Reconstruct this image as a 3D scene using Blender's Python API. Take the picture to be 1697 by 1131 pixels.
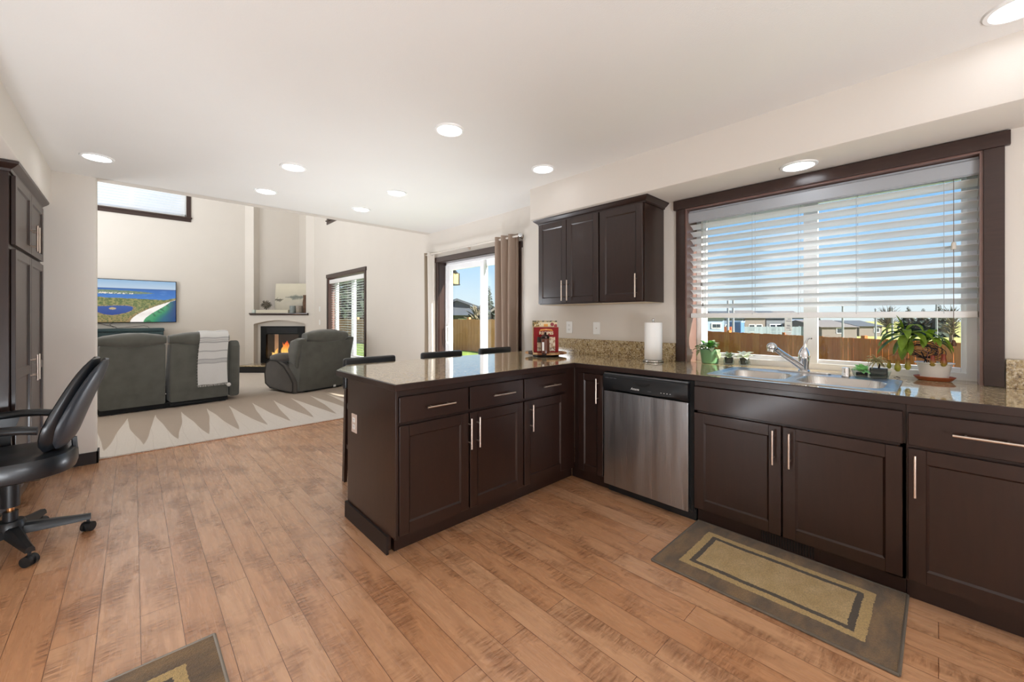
import bpy, bmesh, math, random
from mathutils import Vector, Matrix, noise
for _o in list(bpy.data.objects):
    bpy.data.objects.remove(_o)
SC = bpy.context.scene
COL = SC.collection
PI = math.pi
R = math.radians

# ------------------------------------------------------------------ camera, world, sun, exposure
EYE = 1.257
FPX, CX, HY = 666.0, 848.5, 527.0
TH = math.atan((CX - 221) / FPX)
SN, CS = math.sin(TH), math.cos(TH)
cam = bpy.data.cameras.new('camera')
camo = bpy.data.objects.new('camera', cam)
COL.objects.link(camo)
camo.location = (0, 0, EYE)
camo.rotation_euler = (PI / 2, 0, -TH)
cam.sensor_width = 36
cam.lens = 36 * FPX / 1697
cam.shift_y = -(565.5 - HY) / 1697
cam.clip_start = .02
cam.clip_end = 2000
SC.camera = camo
SC.view_settings.view_transform = 'Standard'
SC.view_settings.look = 'None'
SC.view_settings.gamma = 1
SC.view_settings.use_curve_mapping = False
SC.view_settings.exposure = 0.1
SC.cycles.use_denoising = True
SC.cycles.diffuse_bounces = 6
SC.cycles.max_bounces = 14
SC.cycles.transparent_max_bounces = 24
SC.cycles.sample_clamp_indirect = 6
SC.cycles.caustics_reflective = False
SC.cycles.caustics_refractive = False
LAMP = 11.0          # radiance of the recessed lights


def lin(h):
    h = h.lstrip('#')
    out = []
    for i in (0, 2, 4):
        v = int(h[i:i + 2], 16) / 255
        out.append(v / 12.92 if v <= .04045 else ((v + .055) / 1.055) ** 2.4)
    return tuple(out) + (1,)


world = bpy.data.worlds.new('sky')
SC.world = world
world.use_nodes = True
wn, wl = world.node_tree.nodes, world.node_tree.links
wn.clear()
_out = wn.new('ShaderNodeOutputWorld')
_bg = wn.new('ShaderNodeBackground')
_tc = wn.new('ShaderNodeTexCoord')
_sep = wn.new('ShaderNodeSeparateXYZ')
_rmp = wn.new('ShaderNodeValToRGB')
wl.new(_tc.outputs['Generated'], _sep.inputs[0])
wl.new(_sep.outputs['Z'], _rmp.inputs[0])
els = _rmp.color_ramp.elements
els[0].position, els[0].color = 0.0, lin('#e2eef2')
els[1].position, els[1].color = 1.0, lin('#3f86d6')
for p_, c_ in ((.05, '#d9edf9'), (.14, '#aed8fa'), (.28, '#69b2f5'), (.5, '#4f9cec')):
    e_ = els.new(p_)
    e_.color = lin(c_)
_map = wn.new('ShaderNodeMapping')
_map.inputs['Scale'].default_value = (1.6, 1.6, 9)
_nz = wn.new('ShaderNodeTexNoise')
_nz.inputs['Scale'].default_value = 2.1
_nz.inputs['Detail'].default_value = 6
_cr = wn.new('ShaderNodeMapRange')
_cr.inputs['From Min'].default_value = .58
_cr.inputs['From Max'].default_value = .74
_mx = wn.new('ShaderNodeMixRGB')
_mx.inputs[2].default_value = lin('#f4f8fb')
wl.new(_tc.outputs['Generated'], _map.inputs[0])
wl.new(_map.outputs[0], _nz.inputs[0])
wl.new(_nz.outputs[0], _cr.inputs[0])
wl.new(_cr.outputs[0], _mx.inputs[0])
wl.new(_rmp.outputs[0], _mx.inputs[1])
wl.new(_mx.outputs[0], _bg.inputs[0])
wl.new(_bg.outputs[0], _out.inputs[0])
_bg.inputs[1].default_value = 1.05

sun = bpy.data.lights.new('sun', 'SUN')
sun.energy = 18.0
sun.angle = R(.6)
sun.color = (1, .93, .82)
suno = bpy.data.objects.new('sun', sun)
COL.objects.link(suno)
_sd = Vector((.27, -.94, .55))          # towards the sun: low along the window wall
suno.rotation_euler = _sd.to_track_quat('Z', 'Y').to_euler()
suno.location = (12, -20, 20)



def area(name, loc, aim, sx, sy, watts, col=(.93, .985, 1.05)):
    l = bpy.data.lights.new(name, 'AREA')
    l.shape = 'RECTANGLE'
    l.size, l.size_y = sx, sy
    l.energy = watts
    l.color = col
    o = bpy.data.objects.new(name, l)
    COL.objects.link(o)
    o.location = loc
    o.rotation_euler = Vector(aim).to_track_quat('-Z', 'Y').to_euler()
    return o


# added fill lamps out of view, standing in for flash bounced off ceilings
area('added_fill', (.5, -2.0, .5), (-.05, .45, 1), 1.4, 1.2, 104)
area('added_fill', (-.85, 1.5, .15), (.2, .4, 1), .4, 1.0, 34)
area('added_fill', (2.0, 3.75, .12), (-.1, .1, 1), .9, .5, 40)
area('added_fill', (-2.6, 8.0, 1.6), (.3, 0, 1), 2, 2, 300)

# ------------------------------------------------------------------ mesh helpers


class MB:
    def __init__(self, M=None):
        self.v, self.f, self.c = [], [], []
        self.M = M or Matrix()

    def raw(self, verts, faces):
        b = len(self.v)
        self.v += [self.M @ Vector(p) for p in verts]
        self.f += [[b + i for i in f] for f in faces]
        return self

    def bm(self, bm):
        bm.verts.ensure_lookup_table()
        bm.verts.index_update()
        self.raw([v.co[:] for v in bm.verts], [[v.index for v in f.verts] for f in bm.faces])
        bm.free()
        return self

    def box(self, x0, y0, z0, x1, y1, z1, r=0, seg=2):
        x0, x1 = min(x0, x1), max(x0, x1)
        y0, y1 = min(y0, y1), max(y0, y1)
        z0, z1 = min(z0, z1), max(z0, z1)
        if r <= 0:
            return self.raw([(x0, y0, z0), (x1, y0, z0), (x1, y1, z0), (x0, y1, z0), (x0, y0, z1), (x1, y0, z1), (x1, y1, z1), (x0, y1, z1)],
                            [(3, 2, 1, 0), (4, 5, 6, 7), (0, 1, 5, 4), (1, 2, 6, 5), (2, 3, 7, 6), (3, 0, 4, 7)])
        b = bmesh.new()
        bmesh.ops.create_cube(b, size=1)
        for v in b.verts:
            v.co = Vector(((x0 + x1) / 2 + v.co.x * (x1 - x0), (y0 + y1) / 2 + v.co.y * (y1 - y0), (z0 + z1) / 2 + v.co.z * (z1 - z0)))
        r = min(r, .49 * min(x1 - x0, y1 - y0, z1 - z0))
        bmesh.ops.bevel(b, geom=b.edges[:], offset=r, segments=seg, profile=.5, affect='EDGES')
        return self.bm(b)

    def prism(self, poly, z0, z1, r=0, seg=2, axis='Z'):
        """poly: list of 2-D points; extruded along axis. axis 'X': poly is (y,z); 'Y': poly is (x,z)."""
        b = bmesh.new()
        def P(p, h):
            return {'Z': (p[0], p[1], h), 'X': (h, p[0], p[1]), 'Y': (p[0], h, p[1])}[axis]
        lo = [b.verts.new(P(p, z0)) for p in poly]
        hi = [b.verts.new(P(p, z1)) for p in poly]
        n = len(poly)
        b.faces.new(lo[::-1])
        b.faces.new(hi)
        for i in range(n):
            b.faces.new((lo[i], lo[(i + 1) % n], hi[(i + 1) % n], hi[i]))
        bmesh.ops.recalc_face_normals(b, faces=b.faces[:])
        if r:
            caps = [e for e in b.edges if abs(len(set(round({'Z': v.co.z, 'X': v.co.x, 'Y': v.co.y}[axis], 5) for v in e.verts)) - 1) == 0]
            bmesh.ops.bevel(b, geom=caps, offset=r, segments=seg, profile=.5, affect='EDGES')
        return self.bm(b)

    def cyl(self, p0, p1, r0, r1=None, n=16, cap=True):
        r1 = r0 if r1 is None else r1
        p0, p1 = Vector(p0), Vector(p1)
        d = (p1 - p0).normalized()
        a = d.orthogonal().normalized()
        c = d.cross(a)
        vs, fs = [], []
        for p, r in ((p0, r0), (p1, r1)):
            for i in range(n):
                t = 2 * PI * i / n
                vs.append(p + a * (r * math.cos(t)) + c * (r * math.sin(t)))
        for i in range(n):
            j = (i + 1) % n
            fs.append((i, j, n + j, n + i))
        if cap:
            fs.append(tuple(range(n))[::-1])
            fs.append(tuple(range(n, 2 * n)))
        return self.raw(vs, fs)

    def tube(self, path, r, n=10, cap=True):
        path = [Vector(p) for p in path]
        rs = r if isinstance(r, (list, tuple)) else [r] * len(path)
        vs, fs = [], []
        a = None
        for k, p in enumerate(path):
            d = (path[min(k + 1, len(path) - 1)] - path[max(k - 1, 0)]).normalized()
            if a is None:
                a = d.orthogonal().normalized()
            else:
                a = (a - d * a.dot(d)).normalized()
            c = d.cross(a)
            for i in range(n):
                t = 2 * PI * i / n
                vs.append(p + a * (rs[k] * math.cos(t)) + c * (rs[k] * math.sin(t)))
        for k in range(len(path) - 1):
            for i in range(n):
                j = (i + 1) % n
                fs.append((k * n + i, k * n + j, (k + 1) * n + j, (k + 1) * n + i))
        if cap:
            fs.append(tuple(range(n))[::-1])
            fs.append(tuple(range((len(path) - 1) * n, len(path) * n)))
        return self.raw(vs, fs)

    def lathe(self, prof, c=(0, 0, 0), n=28, sx=1, sy=1):
        """prof: (radius, z) from bottom to top, outside surface."""
        vs, fs = [], []
        for r, z in prof:
            for i in range(n):
                t = 2 * PI * i / n
                vs.append((c[0] + r * sx * math.cos(t), c[1] + r * sy * math.sin(t), c[2] + z))
        for k in range(len(prof) - 1):
            for i in range(n):
                j = (i + 1) % n
                fs.append((k * n + i, k * n + j, (k + 1) * n + j, (k + 1) * n + i))
        if prof[0][0] > 1e-5:
            fs.append(tuple(range(n))[::-1])
        if prof[-1][0] > 1e-5:
            fs.append(tuple(range((len(prof) - 1) * n, len(prof) * n)))
        return self.raw(vs, fs)

    def ball(self, c, rx, ry=None, rz=None, seg=16, rings=10):
        ry, rz = ry or rx, rz or rx
        b = bmesh.new()
        bmesh.ops.create_uvsphere(b, u_segments=seg, v_segments=rings, radius=1)
        for v in b.verts:
            v.co = Vector((c[0] + v.co.x * rx, c[1] + v.co.y * ry, c[2] + v.co.z * rz))
        return self.bm(b)

    def sheet(self, rows, t=0):
        """rows: grid of 3-D points -> surface; t>0 gives it thickness along its normal."""
        nr, nc = len(rows), len(rows[0])
        P = [[Vector(p) for p in r] for r in rows]
        if t <= 0:
            return self.raw([p for r in P for p in r], [(i * nc + j, i * nc + j + 1, (i + 1) * nc + j + 1, (i + 1) * nc + j) for i in range(nr - 1) for j in range(nc - 1)])
        N = []
        for i in range(nr):
            for j in range(nc):
                du = P[min(i + 1, nr - 1)][j] - P[max(i - 1, 0)][j]
                dv = P[i][min(j + 1, nc - 1)] - P[i][max(j - 1, 0)]
                nn = dv.cross(du)
                N.append(nn.normalized() if nn.length > 1e-9 else Vector((0, 0, 1)))
        flat = [p for r in P for p in r]
        vs = [p + n * t / 2 for p, n in zip(flat, N)] + [p - n * t / 2 for p, n in zip(flat, N)]
        o = nr * nc
        fs = []
        for i in range(nr - 1):
            for j in range(nc - 1):
                a, b_, c_, d = i * nc + j, i * nc + j + 1, (i + 1) * nc + j + 1, (i + 1) * nc + j
                fs.append((d, c_, b_, a)[::-1])
                fs.append((o + a, o + d, o + c_, o + b_))
        rim = [j for j in range(nc)] + [i * nc + nc - 1 for i in range(1, nr)] + [(nr - 1) * nc + j for j in range(nc - 2, -1, -1)] + [i * nc for i in range(nr - 2, 0, -1)]
        for k in range(len(rim)):
            a, b_ = rim[k], rim[(k + 1) % len(rim)]
            fs.append((b_, a, o + a, o + b_))
        return self.raw(vs, fs)

    def build(self, name, mat, parent=None, label=None, sharp=35, wn=False, sub=0):
        me = bpy.data.meshes.new(name)
        me.from_pydata([v[:] for v in self.v], [], self.f)
        me.update()
        b = bmesh.new()
        b.from_mesh(me)
        bmesh.ops.recalc_face_normals(b, faces=b.faces[:])
        b.to_mesh(me)
        b.free()
        me.polygons.foreach_set('use_smooth', [True] * len(me.polygons))
        me.set_sharp_from_angle(angle=R(sharp))
        me.materials.append(mat)
        o = bpy.data.objects.new(name, me)
        COL.objects.link(o)
        if parent is not None:
            o.parent = parent
            o.matrix_parent_inverse = WM(parent).inverted()
        if label:
            o['label'] = label
        if wn:
            m = o.modifiers.new('wn', 'WEIGHTED_NORMAL')
            m.keep_sharp = True
        if sub:
            m = o.modifiers.new('sub', 'SUBSURF')
            m.levels = m.render_levels = sub
        return o


def WM(o):
    """world matrix without a depsgraph update"""
    m = Matrix.LocRotScale(o.location, o.rotation_euler, o.scale)
    return (WM(o.parent) @ o.matrix_parent_inverse @ m) if o.parent else m


def tag(o, label=None, cat=None, group=None, kind=None):
    if label:
        o['label'] = label
    if cat:
        o['category'] = cat
    if group:
        o['group'] = group
    if kind:
        o['kind'] = kind
    return o


def thing(name, label, cat, loc=(0, 0, 0), group=None, kind=None):
    o = bpy.data.objects.new(name, None)
    o.empty_display_size = .05
    COL.objects.link(o)
    o.location = loc
    return tag(o, label, cat, group, kind)


def kids(o):
    return [c for c in bpy.data.objects if c.parent == o]


def dup(o, parent=None, label=None):
    c = o.copy()
    COL.objects.link(c)
    if parent is not None:
        c.parent = parent
    if label:
        c['label'] = label
    for k in kids(o):
        dup(k, c)
    return c


def struct(o):
    o['kind'] = 'structure'
    return o


# ------------------------------------------------------------------ materials
MATS = {}


class NT:
    """tiny node-tree helper"""

    def __init__(self, name):
        self.m = bpy.data.materials.new(name)
        self.m.use_nodes = True
        self.n, self.l = self.m.node_tree.nodes, self.m.node_tree.links
        self.p = self.n['Principled BSDF']
        self.out = self.n['Material Output']

    def N(self, t, **kw):
        x = self.n.new('ShaderNode' + t)
        for k, v in kw.items():
            if k.startswith('i_'):
                x.inputs[k[2:].replace('_', ' ')].default_value = v
            else:
                setattr(x, k, v)
        return x

    def L(self, a, b):
        self.l.new(a, b)

    def math(self, op, a, b=None, c=None, clamp=False):
        x = self.N('Math', operation=op, use_clamp=clamp)
        for i, q in enumerate((a, b, c)):
            if q is None:
                continue
            if isinstance(q, (int, float)):
                x.inputs[i].default_value = q
            else:
                self.L(q, x.inputs[i])
        return x.outputs[0]

    def mix(self, fac, a, b, mode='MIX'):
        x = self.N('MixRGB', blend_type=mode)
        for i, q in enumerate((fac, a, b)):
            if isinstance(q, (int, float)):
                x.inputs[i].default_value = q
            elif isinstance(q, tuple):
                x.inputs[i].default_value = q
            else:
                self.L(q, x.inputs[i])
        return x.outputs[0]

    def coord(self, scale=(1, 1, 1), which='Object', rot=(0, 0, 0)):
        t = self.N('TexCoord')
        m = self.N('Mapping')
        m.inputs['Scale'].default_value = scale
        m.inputs['Rotation'].default_value = rot
        self.L(t.outputs[which], m.inputs[0])
        return m.outputs[0]

    def noise(self, vec, scale, detail=3, rough=.5):
        x = self.N('TexNoise')
        x.inputs['Scale'].default_value = scale
        x.inputs['Detail'].default_value = detail
        x.inputs['Roughness'].default_value = rough
        self.L(vec, x.inputs['Vector'])
        return x.outputs[0]

    def rng(self, v, a, b, c=0, d=1):
        x = self.N('MapRange')
        x.inputs['From Min'].default_value = a
        x.inputs['From Max'].default_value = b
        x.inputs['To Min'].default_value = c
        x.inputs['To Max'].default_value = d
        self.L(v, x.inputs[0])
        return x.outputs[0]

    def bump(self, h, strength=.3, dist=.01):
        x = self.N('Bump')
        x.inputs['Strength'].default_value = strength
        x.inputs['Distance'].default_value = dist
        self.L(h, x.inputs['Height'])
        self.L(x.outputs[0], self.p.inputs['Normal'])
        return x


def pm(name, col, rough=.5, metal=0, coat=0, spec=.5, var=0, vscale=30, bump=0, bscale=200, bdist=.002, emit=None, estr=0, trans=0, sheen=0, stretch=(1, 1, 1), sss=0):
    """principled material with optional procedural colour variation and bump"""
    t = NT(name)
    p = t.p
    c = lin(col) if isinstance(col, str) else col
    p.inputs['Base Color'].default_value = c
    p.inputs['Roughness'].default_value = rough
    p.inputs['Metallic'].default_value = metal
    p.inputs['Coat Weight'].default_value = coat
    p.inputs['Coat Roughness'].default_value = .15
    p.inputs['Specular IOR Level'].default_value = spec
    p.inputs['Transmission Weight'].default_value = trans
    p.inputs['Sheen Weight'].default_value = sheen
    if var:
        v = t.noise(t.coord(stretch), vscale, 4)
        f = t.rng(v, .3, .7, 1 - var, 1 + var)
        x = t.N('VectorMath', operation='SCALE')
        x.inputs[0].default_value = c[:3]
        t.L(f, x.inputs['Scale'])
        t.L(x.outputs[0], p.inputs['Base Color'])
    if bump:
        t.bump(t.noise(t.coord(stretch), bscale, 2), bump, bdist)
    if emit:
        p.inputs['Emission Color'].default_value = lin(emit)
        p.inputs['Emission Strength'].default_value = estr
    MATS[name] = t.m
    return t.m


M_wall = pm('wall_paint', '#d6cfc6', .75, bump=.25, bscale=260, bdist=.0015, var=.012, vscale=2)
M_ceil = pm('ceiling_paint', '#e0deda', .8, bump=.35, bscale=170, bdist=.002, var=.01, vscale=2)
M_trimdark = pm('dark_stained_trim', '#34221d', .3, coat=.15, var=.12, vscale=14, stretch=(6, .6, 6))
M_jamb = pm('jamb_stain', '#7a5d55', .35, coat=.25)
M_cab = pm('espresso_cabinet', '#28150e', .4, coat=.3, spec=.4, var=.14, vscale=9, stretch=(5, 5, .7))
M_cabin = pm('cabinet_inside', '#1a100d', .7)
M_toe = pm('toe_kick', '#21140f', .6)
M_nickel = pm('brushed_nickel', '#d8c8bb', .28, metal=1)
M_chrome = pm('chrome', '#dfe1e4', .07, metal=1)
M_white = pm('white_plastic', '#eeeeec', .35)
M_vinyl = pm('white_vinyl', '#fbfcfd', .4)
M_blackp = pm('black_plastic', '#15171a', .38)
M_blackg = pm('black_gloss', '#101113', .14)
M_rubber = pm('black_rubber', '#121214', .6)
M_leather = pm('black_leather', '#15181c', .34, coat=.15, bump=.2, bscale=240, bdist=.0015)
M_cush = pm('grey_microfibre', '#55554f', .85, sheen=.35, var=.16, vscale=7, bump=.15, bscale=320, bdist=.001)
M_cushd = pm('brown_grey_microfibre', '#4b453f', .85, sheen=.3, var=.16, vscale=7, bump=.15, bscale=320, bdist=.001)
M_black = pm('black_cloth', '#0b0b0c', .8)
M_towel = pm('paper_towel', '#f3f3f2', .9, bump=.3, bscale=160, bdist=.002)
M_brick = pm('terracotta', '#a55a34', .6, var=.1, vscale=20)
M_soil = pm('soil', '#2a211a', .95, bump=.8, bscale=120, bdist=.006, var=.3, vscale=90)
M_potg = pm('green_glazed_pot', '#6f9d72', .3, coat=.3)
M_potw = pm('white_glazed_pot', '#e6e4df', .35, coat=.2, var=.03, vscale=12)
M_leaf = pm('green_leaf', '#4f8f36', .4, var=.25, vscale=40)
M_leafd = pm('dark_green_leaf', '#5b7a22', .35, var=.3, vscale=25)
M_leafl = pm('pale_variegated_leaf', '#b9cda6', .45, var=.3, vscale=60)


def leafmat(name, col, rough=.4, tr=.45, var=.25, vs=40):
    t = NT(name)
    n = t.rng(t.noise(t.coord(), vs, 3), .3, .7, 1 - var, 1 + var)
    x = t.N('VectorMath', operation='SCALE')
    x.inputs[0].default_value = lin(col)[:3]
    t.L(n, x.inputs['Scale'])
    t.L(x.outputs[0], t.p.inputs['Base Color'])
    t.p.inputs['Roughness'].default_value = rough
    b = t.N('BsdfTranslucent')
    t.L(x.outputs[0], b.inputs[0])
    m = t.N('MixShader')
    m.inputs[0].default_value = tr
    t.L(t.p.outputs[0], m.inputs[1])
    t.L(b.outputs[0], m.inputs[2])
    t.L(m.outputs[0], t.out.inputs[0])
    return t.m


M_leaf = leafmat('green_leaf_blade', '#5aa03c')
M_leafd = leafmat('olive_leaf_blade', '#83a032', .35, .5, .3, 25)
M_leafl = leafmat('pale_leaf_blade', '#c9d8b4', .45, .4, .3, 60)
M_mint = pm('mint_succulent_leaf', '#9fe394', .45, var=.2, vscale=50)
M_pale = pm('pale_succulent_leaf', '#eaf2de', .5, var=.1, vscale=40)
M_root = pm('dark_root', '#2b1a14', .7)
M_tilland = pm('dry_straw_leaf', '#b9b183', .7, var=.2, vscale=30)
M_pitch = pm('red_green_pitcher', '#a7883a', .4)
M_bark = pm('bark', '#55473b', .9, bump=.8, bscale=30, bdist=.02)
M_stool = pm('stool_wood', '#2c1a15', .35, coat=.2, var=.15, vscale=10, stretch=(5, 5, .6))
M_log = pm('gas_log', '#5b4a3c', .9, bump=.8, bscale=40, bdist=.01, var=.4, vscale=20)
M_fence = None
M_lamp = pm('lamp_lens', '#ffffff', .4, emit='#f6f9ff', estr=LAMP)


def glass_mat(name, tint=(1, 1, 1, 1), refl=1.0):
    t = NT(name)
    tr = t.N('BsdfTransparent')
    tr.inputs[0].default_value = tint
    gl = t.N('BsdfGlossy')
    gl.inputs['Roughness'].default_value = .01
    fr = t.N('LayerWeight')
    f5 = t.math('MULTIPLY_ADD', t.math('POWER', fr.outputs['Facing'], 5), .9, .035)
    m = t.N('MixShader')
    t.L(t.math('MULTIPLY', f5, refl, clamp=True), m.inputs[0])
    t.L(tr.outputs[0], m.inputs[1])
    t.L(gl.outputs[0], m.inputs[2])
    t.L(m.outputs[0], t.out.inputs[0])
    MATS[name] = t.m
    return t.m


M_glass = glass_mat('window_glass', (.97, .985, .98, 1))
M_clear = glass_mat('clear_plastic', (.86, .9, .9, 1), 1.6)


def cloth(name, col, transl=.35, weave=700, rough=.9):
    t = NT(name)
    d = t.N('BsdfDiffuse')
    d.inputs[0].default_value = lin(col)
    tl = t.N('BsdfTranslucent')
    tl.inputs[0].default_value = lin(col)
    m = t.N('MixShader')
    m.inputs[0].default_value = transl
    t.L(d.outputs[0], m.inputs[1])
    t.L(tl.outputs[0], m.inputs[2])
    t.L(m.outputs[0], t.out.inputs[0])
    b = t.N('Bump')
    b.inputs['Strength'].default_value = .2
    b.inputs['Distance'].default_value = .001
    t.L(t.noise(t.coord(), weave, 2), b.inputs['Height'])
    t.L(b.outputs[0], d.inputs['Normal'])
    MATS[name] = t.m
    return t.m


M_curt = cloth('taupe_curtain', '#b39f90', .25)
M_curtw = cloth('white_curtain', '#ece6de', .35)
M_slat = cloth('blind_slat', '#eeeff1', .3)
M_slatw = cloth('white_closed_slat', '#ffffff', .6)


def mat_floor():
    t = NT('hand_scraped_wood_floor')
    tc = t.N('TexCoord')
    sp = t.N('SeparateXYZ')
    t.L(tc.outputs['Object'], sp.inputs[0])
    x = t.math('ADD', sp.outputs[0], .105)
    cb = t.N('CombineXYZ')
    t.L(sp.outputs[1], cb.inputs[0])
    t.L(x, cb.inputs[1])
    br = t.N('TexBrick')
    br.offset = .37
    br.offset_frequency = 2
    t.L(cb.outputs[0], br.inputs['Vector'])
    br.inputs['Scale'].default_value = 1
    br.inputs['Brick Width'].default_value = 1.15
    br.inputs['Row Height'].default_value = .1262
    br.inputs['Mortar Size'].default_value = .0012
    br.inputs['Mortar Smooth'].default_value = .2
    br.inputs['Color1'].default_value = lin('#dcab83')
    br.inputs['Color2'].default_value = lin('#cf976c')
    br.inputs['Mortar'].default_value = lin('#6a3f24')
    br.inputs['Bias'].default_value = 0
    # per-plank offset for the grain
    row = t.math('FLOOR', t.math('DIVIDE', x, .1262))
    sh = t.math('MULTIPLY', row, 7.31)
    g = t.N('CombineXYZ')
    t.L(t.math('MULTIPLY', x, 34), g.inputs[0])
    t.L(t.math('ADD', t.math('MULTIPLY', sp.outputs[1], 2.2), sh), g.inputs[1])
    t.L(row, g.inputs[2])
    grain = t.noise(g.outputs[0], 1, 5, .6)
    g2 = t.N('CombineXYZ')
    t.L(t.math('MULTIPLY', x, 7), g2.inputs[0])
    t.L(t.math('ADD', t.math('MULTIPLY', sp.outputs[1], 3), sh), g2.inputs[1])
    t.L(row, g2.inputs[2])
    blot = t.noise(g2.outputs[0], 1, 3, .55)
    g3 = t.N('CombineXYZ')
    t.L(t.math('MULTIPLY', x, 14), g3.inputs[0])
    t.L(t.math('ADD', t.math('MULTIPLY', sp.outputs[1], 52), sh), g3.inputs[1])
    t.L(row, g3.inputs[2])
    rip = t.noise(g3.outputs[0], 1, 2, .5)
    mask = t.rng(blot, .46, .62)
    ripm = t.math('MULTIPLY', t.rng(rip, .35, .7), mask)
    c = t.mix(t.rng(grain, .4, .75, 0, .4), br.outputs[0], lin('#9a6640'))
    c = t.mix(t.rng(blot, .48, .75, 0, .5), c, lin('#8f5a36'))
    c = t.mix(t.math('MULTIPLY', ripm, .55), c, lin('#84522f'))
    t.L(c, t.p.inputs['Base Color'])
    t.L(t.rng(grain, .3, .7, .2, .34), t.p.inputs['Roughness'])
    t.p.inputs['Coat Weight'].default_value = 1.0
    t.p.inputs['Coat Roughness'].default_value = .34
    h = t.math('SUBTRACT', t.math('ADD', t.math('MULTIPLY', grain, .25), t.math('MULTIPLY', ripm, .9)), t.math('MULTIPLY', br.outputs['Fac'], 1.2))
    h = t.math('ADD', h, t.math('MULTIPLY', blot, .9))
    t.bump(h, .6, .006)
    return t.m


def mat_carpet():
    t = NT('beige_carpet')
    tc = t.N('TexCoord')
    sp = t.N('SeparateXYZ')
    t.L(tc.outputs['Object'], sp.inputs[0])
    x, y = sp.outputs[0], sp.outputs[1]
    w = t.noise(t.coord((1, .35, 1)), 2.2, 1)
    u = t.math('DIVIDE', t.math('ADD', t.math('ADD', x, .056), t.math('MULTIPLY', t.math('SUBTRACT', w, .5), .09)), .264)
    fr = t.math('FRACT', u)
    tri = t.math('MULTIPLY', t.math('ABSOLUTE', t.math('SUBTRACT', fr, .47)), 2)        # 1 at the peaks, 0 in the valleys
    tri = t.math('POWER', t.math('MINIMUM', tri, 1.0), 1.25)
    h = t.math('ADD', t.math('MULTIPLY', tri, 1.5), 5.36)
    nap_mask = t.rng(t.math('SUBTRACT', h, y), -.03, .03)  # vacuum marks: pile inside the toothed edge is paler
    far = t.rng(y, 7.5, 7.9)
    nap_mask = t.math('MAXIMUM', nap_mask, t.math('MULTIPLY', far, .75), clamp=True)
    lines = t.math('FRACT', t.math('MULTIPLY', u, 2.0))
    ln = t.math('MULTIPLY', t.rng(t.math('ABSOLUTE', t.math('SUBTRACT', lines, .5)), 0, .02, 1, 0), nap_mask)
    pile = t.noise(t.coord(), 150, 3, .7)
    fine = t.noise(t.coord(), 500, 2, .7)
    c = t.mix(nap_mask, lin('#bca894'), lin('#efe4d8'))
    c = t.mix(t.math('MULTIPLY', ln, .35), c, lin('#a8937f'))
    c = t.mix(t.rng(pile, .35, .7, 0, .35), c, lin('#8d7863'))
    t.L(c, t.p.inputs['Base Color'])
    t.p.inputs['Roughness'].default_value = .95
    t.p.inputs['Sheen Weight'].default_value = .25
    t.bump(t.math('ADD', pile, t.math('MULTIPLY', fine, .6)), .8, .008)
    return t.m


def mat_granite(name='granite_tile', tile=True, warm=0.0):
    t = NT(name)
    co = t.coord()
    n1 = t.noise(co, 38, 6, .75)
    n2 = t.noise(co, 85, 4, .7)
    n3 = t.noise(co, 18, 4, .6)
    v = t.N('TexVoronoi')
    v.inputs['Scale'].default_value = 110
    t.L(co, v.inputs['Vector'])
    r = t.N('ValToRGB')
    e = r.color_ramp.elements
    e[0].position, e[0].color = .33, lin('#4d3c2a')
    e[1].position, e[1].color = .72, lin('#dccdb0')
    for p_, c_ in ((.42, '#8d7450'), (.5, '#b9a379'), (.58, '#c9b790')):
        q = e.new(p_)
        q.color = lin(c_)
    t.L(n1, r.inputs[0])
    c = t.mix(t.rng(n2, .53, .62, 0, .8), r.outputs[0], lin('#e9e1d0'))
    c = t.mix(t.rng(n2, .36, .45, .85, 0), c, lin('#35281d'))
    c = t.mix(t.rng(n3, .5, .7, 0, .35), c, lin('#a88a52'))
    sepc = t.N('SeparateColor')
    t.L(v.outputs['Color'], sepc.inputs[0])
    c = t.mix(t.rng(sepc.outputs[0], .86, .9, 0, .35), c, lin('#8b8478'))
    if tile:
        br = t.N('TexBrick')
        br.offset = 0
        t.L(t.coord(), br.inputs['Vector'])
        br.inputs['Scale'].default_value = 1
        br.inputs['Brick Width'].default_value = .305
        br.inputs['Row Height'].default_value = .305
        br.inputs['Mortar Size'].default_value = .0009
        c = t.mix(t.math('MULTIPLY', br.outputs['Fac'], .45), c, lin('#b9ad96'))
    t.L(c, t.p.inputs['Base Color'])
    t.p.inputs['Roughness'].default_value = .07
    t.p.inputs['Specular IOR Level'].default_value = .8
    t.p.inputs['Coat Weight'].default_value = .35
    t.p.inputs['Coat Roughness'].default_value = .03
    t.bump(n2, .03, .001)
    return t.m


def mat_steel():
    t = NT('brushed_stainless')
    t.p.inputs['Base Color'].default_value = lin('#c4c1bc')
    t.p.inputs['Metallic'].default_value = 1
    b = t.noise(t.coord((400, 3, 3)), 1, 3)
    t.L(t.rng(b, .3, .7, .24, .34), t.p.inputs['Roughness'])
    t.p.inputs['Anisotropic'].default_value = .5
    return t.m


def mat_steel_door():
    t = NT('stainless_door')
    t.p.inputs['Base Color'].default_value = lin('#a4a6a9')
    t.p.inputs['Metallic'].default_value = 1
    b = t.noise(t.coord((1, 700, 1.5)), 1, 2)
    t.L(t.rng(b, .3, .7, .27, .31), t.p.inputs['Roughness'])
    w = t.noise(t.coord((1, 7, .5)), 1.3, 1)
    t.bump(w, .3, .02)
    return t.m


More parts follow.
